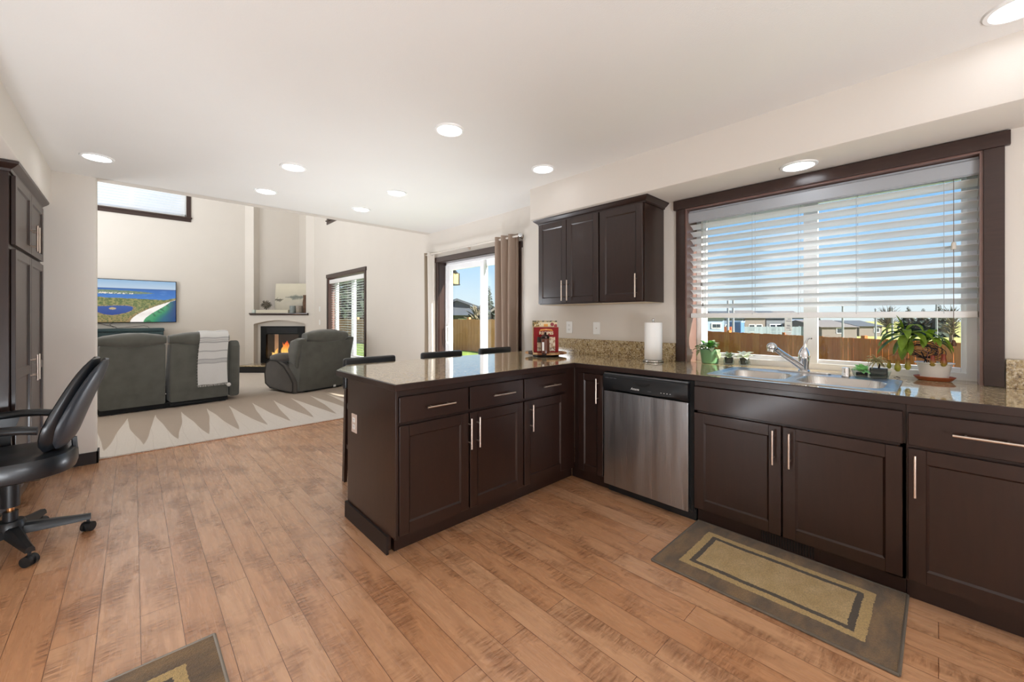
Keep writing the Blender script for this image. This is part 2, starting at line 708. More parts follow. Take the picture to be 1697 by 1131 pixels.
def mat_rug(name, w, d, ring=(.098, .135, .16), base='#5e5241', ringc='#d3b274', mid='#cbab70'):
    """rug local coords centred at the origin: w along X, d along Y"""
    t = NT(name)
    tc = t.N('TexCoord')
    sp = t.N('SeparateXYZ')
    t.L(tc.outputs['Object'], sp.inputs[0])
    wob = t.math('MULTIPLY', t.math('SUBTRACT', t.noise(t.coord(), 9, 3), .5), .012)
    jag = t.math('MULTIPLY', t.math('SUBTRACT', t.noise(t.coord(), 90, 2), .5), .012)
    dx = t.math('SUBTRACT', w / 2, t.math('ABSOLUTE', sp.outputs[0]))
    dy = t.math('SUBTRACT', d / 2, t.math('ABSOLUTE', sp.outputs[1]))
    dist = t.math('ADD', t.math('ADD', t.math('MINIMUM', dx, dy), wob), jag)
    a, b, c = ring
    isring = t.math('MULTIPLY', t.math('GREATER_THAN', dist, a), t.math('LESS_THAN', dist, b))
    ismid = t.math('GREATER_THAN', dist, c)
    patch = t.noise(t.coord((1.5, 4, 1)), 2.2, 3, .6)
    pile = t.noise(t.coord(), 170, 3, .8)
    bc = t.mix(t.rng(patch, .4, .62), lin('#6b5640'), lin('#98784f'))
    col = t.mix(isring, bc, lin(ringc))
    isdark = t.math('MULTIPLY', t.math('GREATER_THAN', dist, b), t.math('LESS_THAN', dist, c))
    col = t.mix(isdark, col, lin('#4f4233'))
    mc = t.mix(t.rng(t.noise(t.coord((2, 3, 1)), 4, 3), .35, .65), lin(mid), lin('#dcbd86'))
    col = t.mix(ismid, col, mc)
    col = t.mix(t.rng(pile, .35, .7, 0, .5), col, lin('#453a2b'))
    t.L(col, t.p.inputs['Base Color'])
    t.p.inputs['Roughness'].default_value = .95
    t.p.inputs['Sheen Weight'].default_value = .2
    t.bump(pile, .9, .006)
    return t.m


def mat_board(name, c1, c2, c3, step, axis=0, rough=.9):
    """weathered boards: per-board tone along one axis plus vertical grain"""
    t = NT(name)
    tc = t.N('TexCoord')
    sp = t.N('SeparateXYZ')
    t.L(tc.outputs['Object'], sp.inputs[0])
    k = t.math('FLOOR', t.math('DIVIDE', sp.outputs[axis], step))
    wn_ = t.N('TexWhiteNoise', noise_dimensions='1D')
    t.L(k, wn_.inputs['W'])
    g = t.noise(t.coord((9, 9, 1.2)), 2.5, 5, .65)
    c = t.mix(wn_.outputs[0], lin(c1), lin(c2))
    c = t.mix(t.rng(g, .4, .75, 0, .6), c, lin(c3))
    t.L(c, t.p.inputs['Base Color'])
    t.p.inputs['Roughness'].default_value = rough
    t.p.inputs['Specular IOR Level'].default_value = .2
    return t.m


def mat_attr(name, emit=0.0, rough=.5, attr='Col'):
    t = NT(name)
    a = t.N('Attribute', attribute_name=attr)
    t.L(a.outputs['Color'], t.p.inputs['Base Color'])
    t.p.inputs['Roughness'].default_value = rough
    if emit:
        t.p.inputs['Base Color'].default_value = (.01, .01, .01, 1)
        for l in list(t.p.inputs['Base Color'].links):
            t.l.remove(l)
        t.L(a.outputs['Color'], t.p.inputs['Emission Color'])
        t.p.inputs['Emission Strength'].default_value = emit
    return t.m


def mat_blanket():
    t = NT('striped_throw')
    tc = t.N('TexCoord')
    sp = t.N('SeparateXYZ')
    t.L(tc.outputs['UV'], sp.inputs[0])
    y = sp.outputs[1]
    s = None
    for c_, w_ in ((.06, .010), (.075, .005), (.16, .012), (.185, .006), (.21, .012), (.33, .009), (.35, .005), (.44, .012), (.465, .006), (.49, .012), (.6, .009), (.7, .012), (.72, .006), (.74, .012)):
        q = t.math('LESS_THAN', t.math('ABSOLUTE', t.math('SUBTRACT', y, c_)), w_ * .8)
        s = q if s is None else t.math('MAXIMUM', s, q)
    c = t.mix(t.math('MULTIPLY', s, .75), lin('#d9d8d6'), lin('#9a9a9c'))
    n = t.noise(t.coord((1, 1, 1)), 260, 2)
    t.L(t.mix(t.rng(n, .4, .7, 0, .2), c, lin('#b9b7b4')), t.p.inputs['Base Color'])
    t.p.inputs['Roughness'].default_value = .95
    t.bump(n, .5, .003)
    return t.m


M_floor = mat_floor()
M_carpet = mat_carpet()
M_gran = mat_granite()
M_splash = mat_granite('granite_backsplash', False)
M_steel = mat_steel()
M_dwdoor = mat_steel_door()
M_grass = pm('grass', '#6f8438', .95, var=.3, vscale=3, bump=.5, bscale=40, bdist=.03)
M_field = pm('dry_grass_field', '#a3a052', .95, var=.2, vscale=.3)
M_siding = pm('grey_blue_siding', '#5a687c', .8)
M_sidingw = pm('pale_siding', '#7f90ab', .8)
M_sidingt = pm('tan_siding', '#6b635e', .8)
M_sidingg = pm('grey_siding', '#5e646b', .8)
M_roof = pm('dark_shingle_roof', '#454b52', .9, var=.15, vscale=6)
M_roof2 = pm('brown_grey_roof', '#6d6763', .9, var=.12, vscale=6)
M_dkglass = pm('dark_window', '#27303c', .15)
M_orange = pm('orange_barrel', '#e2763a', .6)
M_pole = pm('pale_pole', '#85898f', .5)
M_foliage = pm('conifer_foliage', '#2c3a2a', .9, var=.35, vscale=1.2)
M_foliage2 = pm('bare_tree_twigs', '#6a6250', .9, var=.3, vscale=1.5)

# ------------------------------------------------------------------ the shell
XW = 3.12        # window wall
CEIL = 2.47
YF = 11.32       # far living-room wall
YS = 5.0         # stub wall
XL = -1.13       # kitchen left wall
XLL = -4.2       # living-room left wall
TALL = 5.4
YB = -3.2        # wall behind the camera


def wall_y(mb, x0, x1, y0, y1, z0, z1, holes):
    """wall in the YZ plane with rectangular holes (ya,yb,za,zb)"""
    ys = sorted({y0, y1} | {h[0] for h in holes} | {h[1] for h in holes})
    for a, b in zip(ys[:-1], ys[1:]):
        zs = [(h[2], h[3]) for h in holes if h[0] <= a + 1e-6 and h[1] >= b - 1e-6]
        zs.sort()
        z = z0
        for p, q in zs:
            if p > z:
                mb.box(x0, a, z, x1, b, p)
            z = q
        if z < z1:
            mb.box(x0, a, z, x1, b, z1)


W1 = (-.155, 1.347, .90, 2.103)          # kitchen window
D1 = (3.22, 4.80, 0.0, 2.035)            # patio door
W2 = (7.29, 9.19, .42, 2.13)             # living-room window
W4 = (7.29, 9.19, 3.40, 4.95)            # window above it
mb = MB()
wall_y(mb, XW, XW + .21, YB, YF + .2, -.3, TALL, [W1, D1, W2, W4])
struct(mb.build('wall_right', M_wall))
mb = MB()
W3 = (-.90, .845, 3.465, 4.95)
mb.box(XLL, YF, 0, W3[0], YF + .2, TALL)
mb.box(W3[1], YF, 0, XW, YF + .2, TALL)
mb.box(W3[0], YF, 0, W3[1], YF + .2, W3[2])
mb.box(W3[0], YF, W3[3], W3[1], YF + .2, TALL)
struct(mb.build('wall_far', M_wall))
mb = MB().box(XLL - .2, YS, 0, XLL, YF + .2, TALL)
struct(mb.build('wall_living_left', M_wall))
mb = MB().box(XL - .15, YB, 0, XL, YS, CEIL)
struct(mb.build('wall_left', M_wall))
mb = MB().box(XL - .15, YB - .15, 0, XW, YB, CEIL)
struct(mb.build('wall_back', M_wall))
mb = MB()
mb.prism([(XLL, YS), (-.252, YS), (-.237, YS + .006), (-.231, YS + .02), (-.231, YS + .10), (-.237, YS + .114), (-.252, YS + .12), (XLL, YS + .12)], 0, CEIL)
mb.box(XLL, YS, CEIL, XW, YS + .13, TALL)
struct(mb.build('wall_stub', M_wall))
mb = MB().box(XL, YB, CEIL, XW, YS + .005, CEIL + .25)
struct(mb.build('ceiling', M_ceil))
mb = MB().box(XLL, YS, TALL, XW + .2, YF + .2, TALL + .2)
struct(mb.build('ceiling_living', M_ceil))
mb = MB()
mb.prism([(XW, 2.178), (2.745, 2.178), (2.733, 2.183), (2.728, 2.195), (2.728, CEIL), (XW, CEIL)], YB, 2.645, axis='Y')
struct(mb.build('soffit_right', M_wall))
mb = MB()
mb.prism([(XL, 2.19), (-.51, 2.19), (-.497, 2.195), (-.492, 2.208), (-.492, CEIL), (XL, CEIL)], YB, YS, axis='Y')
struct(mb.build('soffit_left', M_wall))
# floors
mb = MB().box(XL, YB, -.06, XW, 5.075, 0)
struct(mb.build('floor', M_floor))
mb = MB()
mb.box(XLL, 5.09, -.06, XW, YF, .012)
struct(mb.build('floor_carpet', M_carpet))
rnd = random.Random(3)
mb = MB()
for i in range(520):                      # cut edge of the pile
    x = -.24 + i * 3.36 / 520 + rnd.uniform(-.002, .002)
    l = rnd.uniform(.008, .03)
    mb.cyl((x, 5.1, .006), (x + rnd.uniform(-.006, .006), 5.09 - l, rnd.uniform(.002, .012)), .0028, .0012, 4, False)
struct(mb.build('trim_carpet_edge', M_carpet))
mb = MB().box(-.235, 5.068, -.005, XW, 5.092, .006, .003)
struct(mb.build('trim_floor_transition', pm('oak_transition', '#a8714a', .35)))
# baseboards
mb = MB()
mb.box(XL, YS - .014, 0, -.222, YS, .1)
mb.box(-.231, YS - .014, 0, -.219, YS + .134, .1)
struct(mb.build('baseboard_stub', M_toe))
mb = MB()
mb.box(XLL, YF - .016, .012, 1.93, YF, .11)
struct(mb.build('baseboard_far', M_toe))
mb = MB()
mb.box(XW - .016, 2.97, 0, XW, 3.15, .1)
mb.box(XW - .016, 4.87, 0, XW, 5.07, .1)
mb.box(XW - .016, 5.1, .012, XW, 10.1, .11)
struct(mb.build('baseboard_right', M_toe))

# ------------------------------------------------------------------ windows and the patio door


def casing(mb, y0, y1, z0, z1, w=.07, head=.07, t=.018, ear=.018, sill=False):
    x0, x1 = XW - t, XW + .002
    mb.box(x0, y0 - w, z0, x1, y0, z1, .002)
    mb.box(x0, y1, z0, x1, y1 + w, z1, .002)
    mb.box(x0 - .008, y0 - w - ear, z1, x1, y1 + w + ear, z1 + head, .003)
    if sill:
        mb.box(x0 - .02, y0 - w - ear, z0 - .025, x1, y1 + w + ear, z0, .003)
        mb.box(x0, y0 - w, z0 - .09, x1, y1 + w, z0 - .025, .002)


def liner(mb, y0, y1, z0, z1, x0, x1, t=.012, bottom=True):
    mb.box(x0, y0, z0, x1, y0 + t, z1)
    mb.box(x0, y1 - t, z0, x1, y1, z1)
    mb.box(x0, y0 + t, z1 - t, x1, y1 - t, z1)
    if bottom:
        mb.box(x0, y0 + t, z0, x1, y1 - t, z0 + t)


def sash(mb, x0, x1, y0, y1, z0, z1, w=.05, r=.004):
    mb.box(x0, y0, z0, x1, y0 + w, z1, r)
    mb.box(x0, y1 - w, z0, x1, y1, z1, r)
    mb.box(x0, y0 + w, z0, x1, y1 - w, z0 + w, r)
    mb.box(x0, y0 + w, z1 - w, x1, y1 - w, z1, r)


# kitchen window
w1 = thing('window_1', 'wide white vinyl kitchen slider window in dark casing above the sink', None, (XW, .6, .914), kind='structure')
mb = MB()
casing(mb, W1[0], W1[1], .916, W1[3] - .003, .068, .072)
mb.build('casing', M_trimdark, w1, label='dark stained casing', wn=True)
mb = MB()
liner(mb, W1[0] + .0005, W1[1] - .0005, .902, W1[3] - .0005, XW - .006, XW + .1795, .012, False)
mb.build('jamb_liner', M_jamb, w1)
mb = MB()
fx0, fx1 = 3.30, 3.35
mb.box(fx0, W1[0] + .001, .901, fx1, W1[0] + .05, W1[3] - .001)
mb.box(fx0, W1[1] - .05, .901, fx1, W1[1] - .001, W1[3] - .001)
mb.box(fx0 + .0008, W1[0] + .05, .901, fx1 - .0008, W1[1] - .05, .955, .003)
mb.box(fx0 + .0008, W1[0] + .05, 2.05, fx1 - .0008, W1[1] - .05, W1[3] - .001)
sash(mb, 3.315, 3.345, W1[0] + .03, .60, .94, 2.06, .04)
sash(mb, 3.33, 3.36, .575, W1[1] - .03, .94, 2.06, .045)
mb.box(3.305, .55, .94, 3.335, .628, 2.06, .003)
mb.build('window_frame', M_vinyl, w1, wn=True)
MB().box(3.328, W1[0] + .06, .97, 3.332, .56, 2.04).build('pane', M_glass, w1)
MB().box(3.343, .61, .97, 3.347, W1[1] - .06, 2.04).build('pane', M_glass, w1)
mb = MB().box(3.338, .70, 1.162, 3.3395, .743, 1.262).box(3.338, .703, 1.139, 3.3395, .74, 1.157)
st = mb.build('sticker', M_white, w1, label='white paper sticker with grey print on the glass')
mb = MB()
for z, a, b in ((1.248, .705, .725), (1.234, .705, .735), (1.205, .712, .73), (1.198, .708, .728), (1.185, .71, .733), (1.172, .706, .716)):
    mb.box(3.3372, a, z - .002, 3.338, b, z + .002)
mb.build('print', pm('grey_ink', '#8a8a90', .8), st)

# patio door
d1 = thing('door_1', 'white sliding glass patio door in dark casing', None, (XW, 4.0, 0), kind='structure')
mb = MB()
casing(mb, D1[0], D1[1], 0, D1[3] - .003, .065, .07)
mb.build('casing', M_trimdark, d1, label='dark stained casing', wn=True)
mb = MB()
liner(mb, D1[0], D1[1], 0, D1[3], XW - .006, XW + .10, .012, False)
mb.build('jamb_liner', M_trimdark, d1)
mb = MB()
mb.box(3.215, D1[0], 0, 3.325, D1[0] + .035, D1[3])
mb.box(3.215, D1[1] - .035, 0, 3.325, D1[1], D1[3])
mb.box(3.215, D1[0], D1[3] - .04, 3.325, D1[1], D1[3])
mb.box(3.215, D1[0], 0, 3.325, D1[1], .03)
mb.build('door_frame', M_vinyl, d1)
mb = MB()
sash(mb, 3.225, 3.262, 3.945, D1[1] - .035, .03, D1[3] - .04, .075, .005)
s_ = mb.build('sliding_panel', M_vinyl, d1, wn=True)
MB().box(3.24, 4.01, .1, 3.245, D1[1] - .1, D1[3] - .1).build('pane', M_glass, s_)
mb = MB().tube([(3.222, 4.72, .9), (3.19, 4.72, .91), (3.185, 4.72, .97), (3.185, 4.72, 1.07), (3.19, 4.72, 1.13), (3.222, 4.72, 1.14)], .009, 8)
mb.box(3.215, 4.705, .87, 3.226, 4.735, 1.17, .003)
mb.build('handle', M_white, s_)
mb = MB()
sash(mb, 3.27, 3.305, D1[0] + .035, 4.03, .03, D1[3] - .04, .075, .005)
s_ = mb.build('fixed_panel', M_vinyl, d1, wn=True)
MB().box(3.285, D1[0] + .1, .1, 3.29, 3.96, D1[3] - .1).build('pane', M_glass, s_)

# living-room window
w2 = thing('window_2', 'tall living-room window with dark casing and white blind', None, (XW, 8.2, .4), kind='structure')
mb = MB()
casing(mb, W2[0], W2[1], W2[2], W2[3] - .003, .07, .075, sill=True)
mb.build('casing', M_trimdark, w2, label='dark stained casing', wn=True)
mb = MB()
liner(mb, W2[0], W2[1], W2[2], W2[3], XW - .006, XW + .14)
mb.build('jamb_liner', M_jamb, w2)
mb = MB()
sash(mb, 3.26, 3.32, W2[0], W2[1], W2[2], W2[3], .07)
sash(mb, 3.27, 3.31, 8.2, W2[1] - .04, W2[2] + .04, W2[3] - .04, .06)
mb.box(3.265, 8.16, W2[2], 3.315, 8.28, W2[3])
mb.build('window_frame', M_vinyl, w2)
MB().box(3.288, W2[0] + .06, W2[2] + .06, 3.292, 8.18, W2[3] - .06).build('pane', M_glass, w2)
MB().box(3.288, 8.25, W2[2] + .09, 3.292, W2[1] - .09, W2[3] - .09).build('pane', M_glass, w2)

w4 = thing('window_4', 'high living-room window above the tall one', None, (XW, 8.2, 3.4), kind='structure')
mb = MB()
casing(mb, W4[0], W4[1], W4[2], W4[3] - .003, .07, .075, sill=True)
mb.build('casing', M_trimdark, w4, label='dark stained casing', wn=True)
mb = MB()
sash(mb, 3.26, 3.32, W4[0], W4[1], W4[2], W4[3], .07)
mb.build('window_frame', M_vinyl, w4)
MB().box(3.288, W4[0] + .06, W4[2] + .06, 3.292, W4[1] - .06, W4[3] - .06).build('pane', M_glass, w4)

w3 = thing('window_3', 'high wide window on the far wall above the television', None, (0, YF, 3.4), kind='structure')
mb = MB()
x0, x1, z0, z1 = W3
mb.box(x0 - .08, YF - .018, z0, x0, YF, z1)
mb.box(x1, YF - .018, z0, x1 + .08, YF, z1)
mb.box(x0 - .1, YF - .025, z1, x1 + .1, YF, z1 + .08)
mb.box(x0 - .1, YF - .04, z0 - .03, x1 + .1, YF, z0)
mb.box(x0 - .08, YF - .018, z0 - .1, x1 + .08, YF, z0 - .03)
mb.build('casing', M_trimdark, w3, label='dark stained casing')
mb = MB()
for a, b in ((x0, x0 + .07), (x1 - .07, x1), ((x0 + x1) / 2 - .04, (x0 + x1) / 2 + .04)):
    mb.box(a, YF + .12, z0, b, YF + .18, z1)
mb.box(x0, YF + .12, z0, x1, YF + .18, z0 + .07)
mb.box(x0, YF + .12, z1 - .07, x1, YF + .18, z1)
mb.build('window_frame', M_vinyl, w3)
MB().box(x0 + .06, YF + .148, z0 + .06, x1 - .06, YF + .152, z1 - .06).build('pane', M_glass, w3)


def slat_rows(mb, yA, yB, z0, z1, n, width, tilt, xc, camber=.0035, t=.0028):
    for k in range(n):
        z = z0 + (z1 - z0) * k / (n - 1)
        rows = []
        for j in range(5):
            s = (j / 4 - .5) * width
            dx, dz = s * math.cos(tilt), -s * math.sin(tilt)
            cz = camber * (1 - (2 * j / 4 - 1) ** 2)
            rows.append([(xc + dx, yA, z + dz + cz), (xc + dx, yB, z + dz + cz)])
        mb.sheet(rows, t)


# blind in the kitchen window
bl = thing('window_blind', 'wide white slatted blind half lowered over the kitchen window', 'blind', (3.21, .6, 2.08))
ya, yb = -.141, 1.3335
mb = MB()
mb.prism([(3.145, 2.0), (3.155, 1.992), (3.158, 2.0), (3.162, 2.06), (3.152, 2.072), (3.143, 2.068)], ya - .004, yb + .004, axis='Y')
mb.box(3.155, ya, 2.045, 3.235, yb, 2.085)
mb.build('headrail', pm('valance_white', '#a3a7ac', .45), bl, label='moulded white valance across the top')
mb = MB()
slat_rows(mb, ya, yb, 1.345, 1.965, 12, .0635, R(26), 3.205)
mb.build('slats', M_slat, bl)
MB().box(3.180, ya, 1.256, 3.232, yb, 1.293, .006).build('bottom_rail', M_white, bl, wn=True)
mb = MB()
for y in (-.02, .34, .63, .9, 1.22):
    for x in (3.172, 3.238):
        mb.cyl((x, y, 1.28), (x, y, 2.03), .0011, n=5)
mb.build('ladder_cord', pm('grey_cord', '#a8abb0', .8), bl)
M_cord = pm('brown_cord', '#6c5a4a', .8)
c_ = MB().cyl((3.165, -.055, 1.135), (3.165, -.055, 2.02), .0014, n=6).build('pull_cord', M_cord, bl)
MB().lathe([(.001, .03), (.006, .028), (.010, .012), (.0115, .004), (.009, -.004), (0, -.005)][::-1], (3.165, -.055, 1.11), 14).build('tassel', pm('dark_wood_tassel', '#59361f', .5), c_, label='dark wooden tassel')
MB().lathe([(.0, 0), (.011, 0), (.009, .035), (.004, .04), (0, .04)], (3.165, -.055, 1.62), 12).build('cord_stop', pm('ivory_tassel', '#cfc9bd', .5), c_)
M_tas = pm('grey_tassel', '#77736f', .5)
for y, z in ((1.245, 1.5), (1.235, 1.345)):
    c_ = MB().cyl((3.165, y, z + .02), (3.165, y, 2.02), .0012, n=5).build('tilt_cord', M_cord, bl)
    MB().lathe([(0, 0), (.006, .002), (.005, .02), (.002, .026), (0, .026)], (3.165, y, z), 10).build('tassel', M_tas, c_)

# blind in the living-room window
bl = thing('window_blind', 'white slatted blind lowered over the tall living-room window', 'blind', (3.2, 8.2, 2.1))
MB().box(3.13, 7.31, 2.0, 3.2, 9.17, 2.085, .004).build('headrail', M_white, bl)
mb = MB()
slat_rows(mb, 7.32, 9.16, .52, 1.97, 30, .05, R(9), 3.19, .002)
mb.build('slats', M_slat, bl)
MB().box(3.165, 7.32, .45, 3.215, 9.16, .47).build('bottom_rail', M_white, bl)
mb = MB()
for y in (7.5, 8.2, 8.95):
    mb.cyl((3.163, y, .47), (3.163, y, 2.0), .0015, n=5)
mb.build('ladder_cord', M_white, bl)
# closed blind high on the far wall
bl = thing('window_blind', 'closed white blind in the high window above the television', 'blind', (0, YF + .05, 4.8))
mb = MB()
for k in range(25):
    z = 3.5 + k * .0555
    mb.sheet([[(-.88, YF + .05 - .012, z - .028), (.825, YF + .05 - .012, z - .028)], [(-.88, YF + .05 + .004, z + .0), (.825, YF + .05 + .004, z)], [(-.88, YF + .05 + .016, z + .03), (.825, YF + .05 + .016, z + .03)]], .003)
mb.build('slats', M_slatw, bl)
MB().box(-.88, YF + .02, 4.86, .825, YF + .08, 4.94).build('headrail', M_white, bl)
MB().box(-.88, YF + .03, 3.472, .825, YF + .07, 3.49).build('bottom_rail', M_white, bl)

bl = thing('window_blind', 'closed white blind in the high window over the tall living-room window', 'blind', (3.2, 8.2, 4.9))
mb = MB()
for k in range(26):
    z = 3.44 + k * .0555
    mb.sheet([[(3.20, 7.33, z - .028), (3.20, 9.15, z - .028)], [(3.188, 7.33, z), (3.188, 9.15, z)], [(3.176, 7.33, z + .03), (3.176, 9.15, z + .03)]], .003)
mb.build('slats', M_slat, bl)
MB().box(3.16, 7.33, 4.87, 3.22, 9.15, 4.94).build('headrail', M_white, bl)

# ------------------------------------------------------------------ cabinets


def shaker(M, w, h, name, parent, mat=M_cab, stile=.057, t=.02, flat=False, midrail=None):
    """door/drawer front: local X 0..w, Z 0..h, front face at Y=0 looking towards -Y"""
    mb = MB(M)
    b = .0022
    if flat:
        mb.box(0, 0, 0, w, t, h, b, 1)
        return mb.build(name, mat, parent, wn=True)
    parts = [(stile, h - stile)] if midrail is None else [(stile, midrail - stile / 2), (midrail + stile / 2, h - stile)]
    # frame members
    mb.box(0, 0, 0, stile, t, h, b, 1)
    mb.box(w - stile, 0, 0, w, t, h, b, 1)
    mb.box(stile, 0.0003, 0.0003, w - stile, t, stile)
    mb.box(stile, 0.0003, h - stile, w - stile, t, h - 0.0003)
    if midrail is not None:
        mb.box(stile, 0.0003, midrail - stile / 2, w - stile, t, midrail + stile / 2)
    for z0, z1 in parts:
        g, d = .008, .0085
        o = [(stile, 0.0003, z0), (w - stile, 0.0003, z0), (w - stile, 0.0003, z1), (stile, 0.0003, z1)]
        i = [(stile + g, d, z0 + g), (w - stile - g, d, z0 + g), (w - stile - g, d, z1 - g), (stile + g, d, z1 - g)]
        mb.raw(o + i, [(0, 1, 5, 4), (1, 2, 6, 5), (2, 3, 7, 6), (3, 0, 4, 7), (4, 5, 6, 7)])
    return mb.build(name, mat, parent, sharp=20)


def pull(M, x, z, L, parent, vertical=True, name='handle'):
    """bar pull on a front: centre (x,z) in door coordinates"""
    mb = MB(M)
    so, r = .032, .0055
    if vertical:
        mb.cyl((x, -so, z - L / 2), (x, -so, z + L / 2), r, n=12)
        for s in (-1, 1):
            mb.cyl((x, -so, z + s * L * .3), (x, .001, z + s * L * .3), .0042, n=10)
    else:
        mb.cyl((x - L / 2, -so, z), (x + L / 2, -so, z), r, n=12)
        for s in (-1, 1):
            mb.cyl((x + s * L * .3, -so, z), (x + s * L * .3, .001, z), .0042, n=10)
    return mb.build(name, M_nickel, parent, label='brushed nickel bar pull')


def MY(x, y, z):                    # front looks towards -Y, local X = +X
    return Matrix.Translation((x, y, z))


def MXn(x, y, z):                   # front looks towards -X, local X = -Y
    return Matrix.Translation((x, y, z)) @ Matrix.Rotation(-PI / 2, 4, 'Z')


def MXp(x, y, z):                   # front looks towards +X, local X = +Y
    return Matrix.Translation((x, y, z)) @ Matrix.Rotation(PI / 2, 4, 'Z')


YP = 1.915      # peninsula door faces
XD = 2.47       # window-wall door faces
# --- peninsula: double-door unit with its end panel and base moulding
c1 = thing('base_cabinet', 'dark brown two-door cabinet with two drawers at the open end of the peninsula', 'cabinet', (1.45, 2.2, 0), 'dark base cabinets')
mb = MB()
mb.box(.992, YP + .022, .098, 1.916, 2.555, .878)
mb.box(1.02, 2.006, 0, 1.916, 2.54, .1)
mb.build('body', M_cab, c1)
mb = MB()
mb.box(.985, YP + .005, .105, 1.0, 2.56, .878, .0015, 1)
mb.box(.986, 2.003, .02, 1.0, 2.555, .106)
mb.build('end_panel', M_cab, c1)
mb = MB()
mb.prism([(.985, 2.0), (.973, 2.0), (.973, 2.575), (1.35, 2.575), (1.35, 2.56), (.985, 2.56)], 0, .098)
mb.build('base_moulding', M_toe, c1)
for a, b, hx, nm in ((1.004, 1.449, .0, 'a'), (1.463, 1.908, 0, 'b')):
    d = shaker(MY(a, YP, .708), b - a, .134, 'drawer', c1, flat=True)
    pull(MY(a, YP, .708), (b - a) / 2 + (.018 if nm == 'a' else .03), .065, .184, d, False)
for a, b, hx in ((1.004, 1.452, .447), (1.463, 1.908, .050)):
    d = shaker(MY(a, YP, .12), b - a, .57, 'door', c1)
    pull(MY(a, YP, .12), hx, .452, .18, d)
# --- peninsula: single door unit next to the corner
c2 = thing('base_cabinet', 'dark brown single-door cabinet with one drawer on the peninsula beside the inner corner', 'cabinet', (2.15, 2.2, 0), 'dark base cabinets')
mb = MB()
mb.box(1.917, YP + .022, .098, 2.49, 2.555, .878)
mb.box(1.917, 2.006, 0, 2.54, 2.54, .1)
mb.build('body', M_cab, c2)
d = shaker(MY(1.922, YP, .708), .436, .134, 'drawer', c2, flat=True)
pull(MY(1.922, YP, .708), .253, .065, .184, d, False)
d = shaker(MY(1.922, YP, .12), .436, .57, 'door', c2)
pull(MY(1.922, YP, .12), .054, .455, .18, d)
# --- corner unit on the window wall
c3 = thing('base_cabinet', 'narrow dark brown corner cabinet between the peninsula and the dishwasher', 'cabinet', (2.8, 1.8, 0), 'dark base cabinets')
mb = MB()
mb.box(XD + .022, 1.66, .098, 3.10, 1.935, .878)
mb.box(2.545, 1.66, 0, 3.08, 2.0, .1)
mb.build('body', M_cab, c3)
d = shaker(MXn(XD, 1.882, .105), .218, .735, 'door', c3, stile=.05)
pull(MXn(XD, 1.882, .105), .18, .62, .18, d)
# --- sink base
c4 = thing('base_cabinet', 'wide dark brown two-door sink cabinet behind the rug', 'cabinet', (2.8, .56, 0), 'dark base cabinets')
mb = MB()
mb.box(XD + .022, .10, .098, 2.50, 1.02, .69)
mb.box(XD + .022, .10, .69, 2.51, 1.02, .878)
mb.box(XD + .022, .10, .098, 3.10, .118, .70)
mb.box(XD + .022, 1.002, .098, 3.10, 1.02, .70)
mb.box(XD + .022, .10, .098, 3.10, 1.02, .118)
mb.box(3.085, .10, .098, 3.10, 1.02, .878)
mb.box(2.545, .10, 0, 3.08, 1.02, .1)
mb.build('body', M_cab, c4)
shaker(MXn(XD, 1.015, .7), .906, .144, 'false_front', c4, flat=True)
d = shaker(MXn(XD, 1.015, .11), .448, .575, 'door', c4)
pull(MXn(XD, 1.015, .11), .416, .465, .18, d)
d = shaker(MXn(XD, .559, .11), .45, .575, 'door', c4)
pull(MXn(XD, .559, .11), .013 + .02, .463, .18, d)
# --- right unit
c5 = thing('base_cabinet', 'dark brown cabinet with a drawer over one door, right of the sink cabinet', 'cabinet', (2.8, -.13, 0), 'dark base cabinets')
mb = MB()
mb.box(XD + .022, -.36, .098, 3.10, .098, .878)
mb.box(2.545, -.36, 0, 3.08, .098, .1)
mb.build('body', M_cab, c5)
d = shaker(MXn(XD, .092, .7), .446, .14, 'drawer', c5, flat=True)
pull(MXn(XD, .092, .7), .223, .074, .184, d, False)
d = shaker(MXn(XD, .092, .11), .446, .575, 'door', c5)
pull(MXn(XD, .092, .11), .022, .464, .18, d)

# --- wall cabinets
u1 = thing('wall_cabinet', 'dark brown double-door wall cabinet over the red recipe book', 'cabinet', (2.95, 2.26, 1.38), 'dark wall cabinets')
mb = MB()
mb.box(2.812, 1.921, 1.38, XW, 2.602, 2.15)
mb.build('body', M_cab, u1)
d = shaker(MXn(2.79, 2.597, 1.388), .333, .74, 'door', u1, stile=.05)
pull(MXn(2.79, 2.597, 1.388), .306, .11, .18, d)
d = shaker(MXn(2.79, 2.259, 1.388), .333, .74, 'door', u1, stile=.05)
pull(MXn(2.79, 2.259, 1.388), .028, .11, .18, d)
u2 = thing('wall_cabinet', 'dark brown single-door wall cabinet beside the window', 'cabinet', (2.95, 1.72, 1.38), 'dark wall cabinets')
mb = MB()
mb.box(2.812, 1.523, 1.38, XW, 1.92, 2.15)
mb.build('body', M_cab, u2)
MB().box(2.83, 1.53, 1.376, XW - .01, 1.915, 1.381).build('underside', pm('pale_maple_underside', '#cfc0a8', .5), u2, label='pale underside')
MB().box(2.83, 1.93, 1.376, XW - .01, 2.595, 1.381).build('underside', MATS['pale_maple_underside'], u1, label='pale underside')
d = shaker(MXn(2.79, 1.912, 1.388), .383, .74, 'door', u2, stile=.055)
pull(MXn(2.79, 1.912, 1.388), .338, .115, .18, d)


